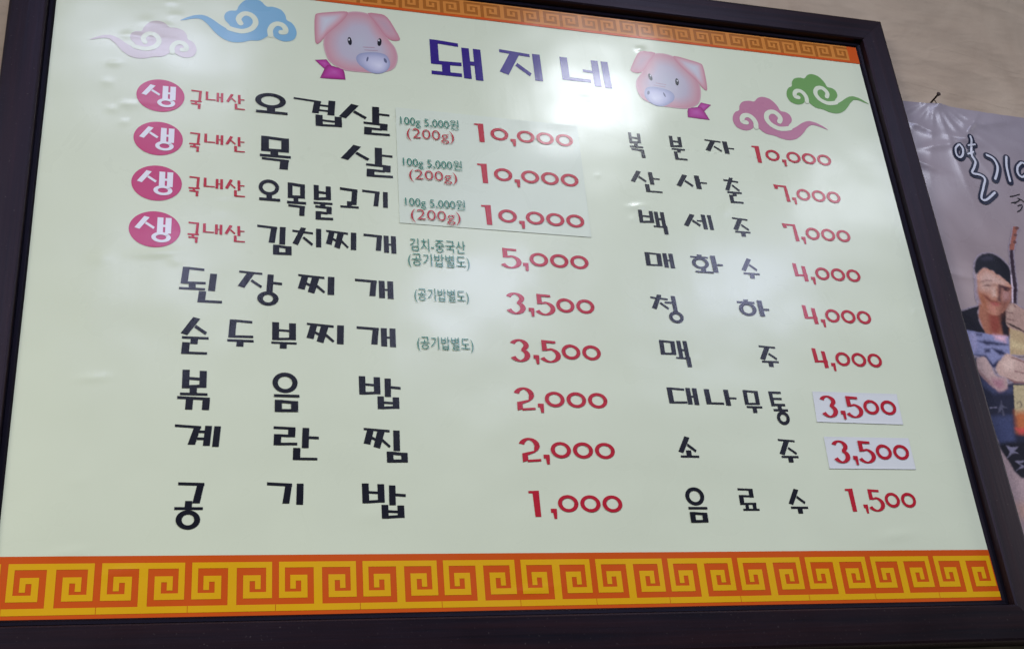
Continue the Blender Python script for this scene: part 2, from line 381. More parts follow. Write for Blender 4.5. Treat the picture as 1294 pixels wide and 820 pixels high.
# ---- layout of the print on the board and the poster, metres from the foot of the board (x right, z up) ----
TXT = [
  ('shop_title','title','blue lettering reading 돼지네',[('돼',[-0.1021,-0.0278,0.8112,0.7468]),('지',[-0.0027,0.0611,0.807,0.7572]),('네',[0.0906,0.1665,0.8055,0.7573])]),
  ('dish_name','black','black lettering reading 오겹살',[('오',[-0.3423,-0.3004,0.6902,0.6572]),('겹',[-0.2923,-0.2292,0.6876,0.6444]),('살',[-0.2329,-0.1646,0.6855,0.6376])]),
  ('dish_name','black','black lettering reading 목살',[('목',[-0.3356,-0.2963,0.6212,0.5716]),('살',[-0.2318,-0.1631,0.6191,0.5711])]),
  ('dish_name','black','black lettering reading 오목불고기',[('오',[-0.3367,-0.3098,0.5544,0.5227]),('목',[-0.3013,-0.2773,0.5525,0.504]),('불',[-0.268,-0.2435,0.5518,0.5001]),('고',[-0.2339,-0.2103,0.5514,0.5207]),('기',[-0.2051,-0.1718,0.5502,0.525])]),
  ('dish_name','black','black lettering reading 김치찌개',[('김',[-0.3378,-0.2958,0.4869,0.4456]),('치',[-0.2947,-0.2588,0.4872,0.4598]),('찌',[-0.2533,-0.2145,0.4859,0.4589]),('개',[-0.2054,-0.1639,0.4841,0.4575])]),
  ('dish_name','black','black lettering reading 된장찌개',[('된',[-0.428,-0.3781,0.4214,0.3744]),('장',[-0.3601,-0.3074,0.4205,0.3743]),('찌',[-0.2885,-0.2434,0.4202,0.3934]),('개',[-0.218,-0.1701,0.4181,0.3921])]),
  ('dish_name','black','black lettering reading 순두부찌개',[('순',[-0.424,-0.3922,0.3546,0.3063]),('두',[-0.3709,-0.3405,0.3538,0.3185]),('부',[-0.3199,-0.2901,0.3527,0.3181]),('찌',[-0.2785,-0.2332,0.3538,0.3268]),('개',[-0.2178,-0.1699,0.3521,0.3257])]),
  ('dish_name','black','black lettering reading 볶음밥',[('볶',[-0.4249,-0.3887,0.2863,0.2369]),('음',[-0.3185,-0.2875,0.2868,0.2368]),('밥',[-0.217,-0.1669,0.2856,0.2436])]),
  ('dish_name','black','black lettering reading 계란찜',[('계',[-0.4261,-0.3757,0.2187,0.1925]),('란',[-0.317,-0.2655,0.2188,0.1781]),('찜',[-0.2137,-0.1623,0.2193,0.1766])]),
  ('dish_name','black','black lettering reading 공기밥',[('공',[-0.4231,-0.392,0.1504,0.0965]),('기',[-0.324,-0.2833,0.1513,0.1251]),('밥',[-0.2172,-0.1668,0.1509,0.1091])]),
  ('drink_name','black','black lettering reading 복분자',[('복',[0.1801,0.2018,0.6817,0.6394]),('분',[0.2436,0.2669,0.6825,0.6416]),('자',[0.2985,0.345,0.6824,0.66])]),
  ('drink_name','black','black lettering reading 산사춘',[('산',[0.1735,0.2194,0.6169,0.5822]),('사',[0.2426,0.2908,0.6172,0.5943]),('춘',[0.3178,0.343,0.6185,0.5751])]),
  ('drink_name','black','black lettering reading 백세주',[('백',[0.1776,0.2182,0.5516,0.5146]),('세',[0.2436,0.2886,0.5514,0.5274]),('주',[0.3188,0.3446,0.5509,0.52])]),
  ('drink_name','black','black lettering reading 매화수',[('매',[0.1778,0.2195,0.4843,0.4615]),('화',[0.2447,0.2919,0.4858,0.4572]),('수',[0.3192,0.3459,0.4849,0.4529])]),
  ('drink_name','black','black lettering reading 청하',[('청',[0.1763,0.2199,0.4197,0.3776]),('하',[0.3027,0.3495,0.4194,0.3941])]),
  ('drink_name','black','black lettering reading 맥주',[('맥',[0.179,0.2205,0.3518,0.3141]),('주',[0.3214,0.3481,0.3504,0.319])]),
  ('drink_name','black','black lettering reading 대나무통',[('대',[0.1797,0.222,0.2843,0.2608]),('나',[0.2315,0.276,0.2836,0.2611]),('무',[0.2869,0.3109,0.284,0.2518]),('통',[0.3237,0.3475,0.2832,0.2359])]),
  ('drink_name','black','black lettering reading 소주',[('소',[0.1827,0.2099,0.2175,0.1888]),('주',[0.323,0.3493,0.2164,0.1843])]),
  ('drink_name','black','black lettering reading 음료수',[('음',[0.1825,0.2094,0.1498,0.1045]),('료',[0.2548,0.2801,0.149,0.1198]),('수',[0.3221,0.3483,0.149,0.1162])]),
  ('origin_note','red','small red lettering reading 국내산',[('국',[-0.424,-0.4097,0.6838,0.6542]),('내',[-0.4051,-0.3829,0.6831,0.668]),('산',[-0.3792,-0.3551,0.6831,0.6588])]),
  ('origin_note','red','small red lettering reading 국내산',[('국',[-0.4232,-0.4098,0.6172,0.5879]),('내',[-0.4051,-0.3815,0.6167,0.6015]),('산',[-0.3788,-0.3542,0.6163,0.5925])]),
  ('origin_note','red','small red lettering reading 국내산',[('국',[-0.4219,-0.4085,0.5507,0.5219]),('내',[-0.4039,-0.3805,0.5499,0.5348]),('산',[-0.3779,-0.3533,0.5504,0.5253])]),
  ('origin_note','red','small red lettering reading 국내산',[('국',[-0.4208,-0.4074,0.4846,0.4554]),('내',[-0.4029,-0.3798,0.4835,0.4689]),('산',[-0.3771,-0.3524,0.4836,0.46])]),
]
BADGE = [
  ([-0.4906,-0.4314,0.6952,0.6445],[-0.4844,-0.4425,0.6859,0.652]),
  ([-0.4906,-0.4311,0.6288,0.578],[-0.484,-0.4418,0.6203,0.5853]),
  ([-0.4897,-0.43,0.5625,0.5114],[-0.4832,-0.4408,0.5544,0.5195]),
  ([-0.4892,-0.4292,0.496,0.4457],[-0.4827,-0.4401,0.4883,0.4527]),
]
PRICE = [
  ('5,000',[-0.0269,0.0948,0.4765,0.4435]),
  ('3,500',[-0.0249,0.095,0.4105,0.3771]),
  ('3,500',[-0.0252,0.0956,0.3441,0.3102]),
  ('2,000',[-0.0256,0.0962,0.2777,0.2441]),
  ('2,000',[-0.0251,0.0975,0.2109,0.1771]),
  ('1,000',[-0.0189,0.0984,0.1439,0.109]),
  ('10,000',[0.3743,0.503,0.6789,0.6467]),
  ('7,000',[0.3968,0.5036,0.613,0.5811]),
  ('7,000',[0.3973,0.5045,0.5473,0.5148]),
  ('4,000',[0.4001,0.5053,0.482,0.4494]),
  ('4,000',[0.401,0.5062,0.4157,0.3825]),
  ('4,000',[0.4018,0.5069,0.3497,0.3162]),
  ('1,500',[0.4061,0.5074,0.1498,0.1166]),
]
NOTE = [('김치-중국산',[-0.146,-0.0733,0.4818,0.463]),('(공기밥별도)',[-0.1496,-0.0693,0.46,0.4386]),('(공기밥별도)',[-0.1438,-0.0739,0.4095,0.3888]),('(공기밥별도)',[-0.1437,-0.0728,0.3422,0.3216])]
STRIP = [(-0.1561,0.6862),(0.1039,0.684),(0.1035,0.5016),(-0.1579,0.5036)]
STRIP_PRICE = [('10,000',[-0.0474,0.0946,0.6721,0.639]),('10,000',[-0.0478,0.0952,0.6061,0.5725]),('10,000',[-0.0472,0.0961,0.5405,0.5074])]
STRIP_NOTE = [('100g 5,000원','green',[-0.1504,-0.0699,0.6732,0.6544]),('(200g)','red',[-0.1425,-0.0777,0.6532,0.6327]),('100g 5,000원','green',[-0.1498,-0.0697,0.6065,0.5881]),('(200g)','red',[-0.1424,-0.0776,0.587,0.5674]),('100g 5,000원','green',[-0.1496,-0.0696,0.5441,0.5263]),('(200g)','red',[-0.143,-0.077,0.5253,0.5051])]
STICKERS = [[(0.3888,0.2849),(0.5171,0.2851),(0.5159,0.2404),(0.3863,0.2413)],[(0.3917,0.2206),(0.5188,0.2212),(0.5186,0.177),(0.3904,0.1765)]]
STICK_PRICE = [('3,500',[0.3964,0.5109,0.2795,0.2456]),('3,500',[0.3998,0.5139,0.2158,0.1818])]
CLOUD = [[(0.007,0.561),(0.004,0.591),(0.001,0.622),(0,0.654),(0.001,0.684),(0.004,0.715),(0.009,0.745),(0.016,0.776),(0.024,0.8),(0.035,0.819),(0.048,0.834),(0.061,0.847),(0.075,0.855),(0.088,0.862),(0.102,0.865),(0.116,0.865),(0.13,0.861),(0.144,0.853),(0.159,0.84),(0.173,0.826),(0.185,0.809),(0.196,0.787),(0.206,0.762),(0.214,0.74),(0.221,0.725),(0.226,0.72),(0.229,0.722),(0.233,0.73),(0.236,0.74),(0.242,0.752),(0.247,0.768),(0.254,0.787),(0.263,0.807),(0.275,0.829),(0.289,0.855),(0.306,0.88),(0.324,0.9),(0.343,0.91),(0.364,0.915),(0.385,0.919),(0.405,0.926),(0.422,0.939),(0.438,0.953),(0.454,0.968),(0.471,0.979),(0.49,0.987),(0.511,0.996),(0.533,1),(0.554,1),(0.574,0.994),(0.593,0.985),(0.612,0.971),(0.631,0.953),(0.649,0.929),(0.668,0.901),(0.686,0.869),(0.702,0.836),(0.718,0.8),(0.734,0.761),(0.749,0.722),(0.763,0.687),(0.777,0.656),(0.792,0.629),(0.805,0.605),(0.819,0.587),(0.833,0.579),(0.848,0.574),(0.863,0.576),(0.878,0.58),(0.895,0.588),(0.912,0.599),(0.93,0.612),(0.945,0.623),(0.963,0.636),(0.982,0.648),(0.996,0.656),(1,0.655),(0.99,0.637),(0.97,0.608),(0.947,0.576),(0.925,0.551),(0.908,0.533),(0.891,0.517),(0.875,0.506),(0.859,0.498),(0.844,0.491),(0.83,0.487),(0.817,0.485),(0.802,0.49),(0.786,0.497),(0.77,0.509),(0.754,0.526),(0.737,0.544),(0.72,0.567),(0.701,0.595),(0.683,0.623),(0.667,0.647),(0.651,0.669),(0.636,0.688),(0.622,0.705),(0.609,0.716),(0.597,0.72),(0.585,0.72),(0.576,0.715),(0.571,0.707),(0.57,0.691),(0.574,0.672),(0.58,0.65),(0.585,0.629),(0.592,0.611),(0.602,0.592),(0.61,0.574),(0.617,0.556),(0.622,0.537),(0.626,0.517),(0.628,0.498),(0.629,0.476),(0.629,0.453),(0.627,0.43),(0.623,0.406),(0.618,0.385),(0.612,0.367),(0.603,0.352),(0.593,0.338),(0.582,0.325),(0.568,0.318),(0.553,0.316),(0.538,0.312),(0.527,0.302),(0.52,0.284),(0.516,0.259),(0.513,0.234),(0.509,0.209),(0.503,0.188),(0.497,0.166),(0.491,0.143),(0.482,0.121),(0.473,0.097),(0.462,0.072),(0.449,0.049),(0.435,0.029),(0.419,0.017),(0.401,0.007),(0.383,0),(0.366,0),(0.351,0.004),(0.338,0.013),(0.324,0.025),(0.312,0.042),(0.299,0.064),(0.289,0.092),(0.277,0.118),(0.265,0.136),(0.252,0.142),(0.238,0.138),(0.224,0.132),(0.209,0.132),(0.192,0.138),(0.174,0.146),(0.156,0.159),(0.14,0.174),(0.128,0.195),(0.117,0.221),(0.108,0.249),(0.101,0.277),(0.096,0.305),(0.094,0.335),(0.092,0.363),(0.086,0.388),(0.077,0.405),(0.065,0.416),(0.052,0.428),(0.041,0.445),(0.031,0.47),(0.021,0.498),(0.014,0.53)],[(0.588,0.708),(0.582,0.712),(0.574,0.718),(0.564,0.723),(0.553,0.729),(0.542,0.734),(0.529,0.739),(0.514,0.743),(0.499,0.747),(0.484,0.748),(0.469,0.744),(0.454,0.736),(0.439,0.725),(0.424,0.709),(0.41,0.693),(0.398,0.675),(0.388,0.655),(0.379,0.633),(0.372,0.608),(0.366,0.584),(0.361,0.561),(0.359,0.537),(0.358,0.513),(0.36,0.488),(0.362,0.466),(0.366,0.445),(0.371,0.426),(0.378,0.408),(0.385,0.391),(0.395,0.376),(0.403,0.364),(0.413,0.357),(0.423,0.352),(0.434,0.349),(0.444,0.349),(0.454,0.353),(0.462,0.36),(0.471,0.371),(0.479,0.385),(0.486,0.401),(0.492,0.416),(0.497,0.431),(0.501,0.448),(0.504,0.465),(0.506,0.483),(0.506,0.499),(0.504,0.516),(0.5,0.534),(0.496,0.552),(0.491,0.566),(0.488,0.577)],[(0.228,0.769),(0.228,0.752),(0.23,0.73),(0.232,0.704),(0.233,0.676),(0.232,0.652),(0.229,0.63),(0.225,0.608),(0.22,0.586),(0.215,0.566),(0.209,0.549),(0.202,0.535),(0.195,0.522),(0.186,0.51),(0.178,0.502),(0.169,0.498),(0.161,0.495),(0.151,0.497),(0.142,0.501),(0.133,0.506),(0.125,0.515),(0.118,0.526),(0.112,0.54),(0.107,0.555),(0.102,0.572),(0.099,0.588),(0.097,0.604),(0.096,0.62),(0.097,0.636),(0.098,0.65),(0.101,0.661),(0.107,0.668),(0.115,0.672),(0.123,0.675),(0.131,0.676),(0.136,0.677)]]
CLOUDS = [
  ('pink','pale',True,[-0.5525,-0.4189,0.7909,0.7257]),
  ('blue','',True,[-0.4413,-0.2879,0.8476,0.7686]),
  ('rose','',False,[0.3525,0.511,0.7712,0.6951]),
  ('green','',False,[0.453,0.5954,0.826,0.754]),
]
PIG = {'bow_tail':[(0,0.759),(0.132,0.736),(0.193,0.819),(0.108,0.87)],'bow':[(0.108,0.87),(0.143,0.81),(0.202,0.818),(0.262,0.833),(0.316,0.838),(0.336,0.898),(0.344,0.989),(0.199,0.997),(0.056,1)],'head':[(0.138,0.336),(0.159,0.299),(0.185,0.269),(0.213,0.237),(0.244,0.199),(0.277,0.158),(0.307,0.122),(0.331,0.091),(0.351,0.063),(0.377,0.041),(0.412,0.025),(0.45,0.014),(0.49,0.007),(0.533,0.005),(0.577,0.007),(0.614,0.014),(0.644,0.026),(0.666,0.041),(0.689,0.067),(0.712,0.109),(0.735,0.159),(0.759,0.207),(0.783,0.246),(0.807,0.282),(0.83,0.314),(0.849,0.342),(0.866,0.368),(0.883,0.393),(0.902,0.417),(0.92,0.442),(0.936,0.471),(0.948,0.507),(0.958,0.548),(0.962,0.591),(0.959,0.634),(0.95,0.679),(0.938,0.716),(0.923,0.745),(0.906,0.768),(0.886,0.787),(0.863,0.802),(0.838,0.814),(0.81,0.825),(0.78,0.837),(0.748,0.848),(0.71,0.856),(0.665,0.86),(0.614,0.862),(0.564,0.863),(0.513,0.865),(0.463,0.866),(0.418,0.865),(0.382,0.864),(0.352,0.862),(0.322,0.855),(0.289,0.843),(0.256,0.826),(0.226,0.807),(0.2,0.789),(0.176,0.768),(0.155,0.742),(0.139,0.708),(0.126,0.668),(0.115,0.626),(0.107,0.583),(0.102,0.539),(0.102,0.491),(0.109,0.439),(0.121,0.384)],'ear':[(0.011,0.142),(0.02,0.111),(0.044,0.098),(0.1,0.08),(0.167,0.065),(0.23,0.05),(0.29,0.036),(0.345,0.027),(0.384,0.026),(0.396,0.041),(0.389,0.071),(0.364,0.117),(0.325,0.174),(0.269,0.242),(0.212,0.307),(0.17,0.355),(0.137,0.394),(0.114,0.433),(0.093,0.47),(0.068,0.504),(0.044,0.529),(0.03,0.536),(0.02,0.529),(0.013,0.516),(0.008,0.481),(0.004,0.4),(0.003,0.306),(0.004,0.215)],'far_ear':[(0.628,0.012),(0.674,0),(0.74,0.002),(0.788,0.003),(0.829,0.015),(0.861,0.044),(0.889,0.085),(0.918,0.142),(0.947,0.204),(0.979,0.272),(1,0.33),(0.993,0.355),(0.972,0.365),(0.94,0.372),(0.902,0.37),(0.866,0.355),(0.829,0.326),(0.796,0.283),(0.764,0.229),(0.732,0.176),(0.699,0.121),(0.652,0.06)],'snout':[(0.474,0.685),(0.475,0.665),(0.481,0.646),(0.492,0.63),(0.508,0.615),(0.53,0.601),(0.56,0.59),(0.601,0.579),(0.65,0.571),(0.696,0.566),(0.737,0.566),(0.775,0.571),(0.807,0.58),(0.83,0.597),(0.846,0.619),(0.856,0.643),(0.865,0.669),(0.868,0.697),(0.866,0.726),(0.857,0.755),(0.842,0.784),(0.823,0.809),(0.797,0.831),(0.767,0.848),(0.735,0.86),(0.703,0.864),(0.669,0.862),(0.638,0.854),(0.608,0.841),(0.579,0.823),(0.553,0.803),(0.531,0.785),(0.51,0.766),(0.494,0.746),(0.483,0.726),(0.477,0.705)],'eye':[(0.429,0.437),(0.43,0.463),(0.427,0.485),(0.418,0.5),(0.408,0.504),(0.397,0.496),(0.388,0.479),(0.382,0.456),(0.381,0.43),(0.385,0.408),(0.393,0.394),(0.403,0.389),(0.414,0.397),(0.423,0.414)],'eye2':[(0.778,0.414),(0.773,0.439),(0.764,0.459),(0.753,0.47),(0.742,0.47),(0.733,0.459),(0.729,0.439),(0.729,0.415),(0.734,0.39),(0.743,0.371),(0.755,0.36),(0.765,0.36),(0.774,0.37),(0.779,0.39)],'gl':[(0.407,0.427),(0.406,0.432),(0.403,0.438),(0.4,0.441),(0.396,0.442),(0.394,0.439),(0.392,0.435),(0.391,0.428),(0.392,0.423),(0.395,0.418),(0.397,0.414),(0.401,0.414),(0.404,0.416),(0.406,0.421)],'gl2':[(0.755,0.389),(0.755,0.396),(0.752,0.401),(0.75,0.404),(0.746,0.404),(0.743,0.403),(0.741,0.398),(0.74,0.392),(0.742,0.385),(0.744,0.38),(0.747,0.377),(0.75,0.377),(0.753,0.379),(0.755,0.384)],'nos':[(0.614,0.676),(0.61,0.692),(0.604,0.703),(0.598,0.71),(0.593,0.709),(0.591,0.701),(0.591,0.688),(0.593,0.672),(0.598,0.656),(0.604,0.645),(0.61,0.638),(0.614,0.639),(0.617,0.647),(0.618,0.66)],'nos2':[(0.826,0.658),(0.83,0.672),(0.831,0.686),(0.828,0.696),(0.822,0.7),(0.814,0.698),(0.806,0.691),(0.799,0.679),(0.795,0.664),(0.794,0.651),(0.796,0.641),(0.802,0.636),(0.811,0.638),(0.819,0.645)],'fold':[(0.557,0.506),(0.624,0.5),(0.693,0.495),(0.692,0.505),(0.624,0.51),(0.556,0.514)],'fold2':[(0.573,0.545),(0.648,0.539),(0.728,0.533),(0.728,0.54),(0.648,0.548),(0.573,0.553)]}
PIGS = [(False,[-0.2638,-0.1443,0.8469,0.7234]),(True,[0.2001,0.3214,0.8343,0.718])]
BUMPS = [(-0.4986,0.6523,0.009,0.005,0.0016),(-0.5204,0.7148,0.008,0.005,0.0012),(-0.5263,0.6837,0.006,0.006,0.0008),(-0.5181,0.6427,0.006,0.005,0.0009),(-0.5028,0.6237,0.005,0.005,0.0009),(-0.4474,0.8037,0.008,0.006,0.0012),(-0.4534,0.8259,0.007,0.004,0.0012),(-0.4588,0.7845,0.006,0.005,0.001),(-0.5075,0.7618,0.007,0.006,0.0011),(-0.4841,0.7889,0.01,0.008,0.0009),(-0.4722,0.7707,0.006,0.006,0.0009),(-0.445,0.7678,0.005,0.004,0.001),(0.1772,0.5568,0.013,0.0045,0.002),(0.1684,0.5356,0.005,0.005,0.001),(0.3122,0.5616,0.006,0.008,0.0008),(0.2214,0.8378,0.007,0.004,0.002),(-0.3717,0.5051,0.016,0.008,0.001),(-0.3741,0.5257,0.012,0.004,0.0008),(-0.4555,0.438,0.026,0.006,0.0016),(-0.5177,0.4272,0.012,0.01,0.0012),(-0.4332,0.4287,0.007,0.006,0.0008),(-0.5172,0.2728,0.016,0.005,0.0013),(-0.2996,0.2226,0.014,0.007,0.0007),(-0.5252,0.0727,0.02,0.006,0.001),(0.4669,0.0877,0.026,0.007,0.0012),(-0.4726,0.0502,0.02,0.006,0.0012),(-0.0257,0.0249,0.03,0.005,0.001),(-0.2067,0.1138,0.02,0.01,0.0007),(-0.5229,0.1513,0.012,0.008,0.0005),(0.1227,0.7341,0.012,0.006,0.0006),(0.1247,0.6029,0.004,0.004,0.0005),(0.5789,0.4131,0.004,0.004,0.0007),(0.2281,0.3245,0.008,0.008,0.0004)]
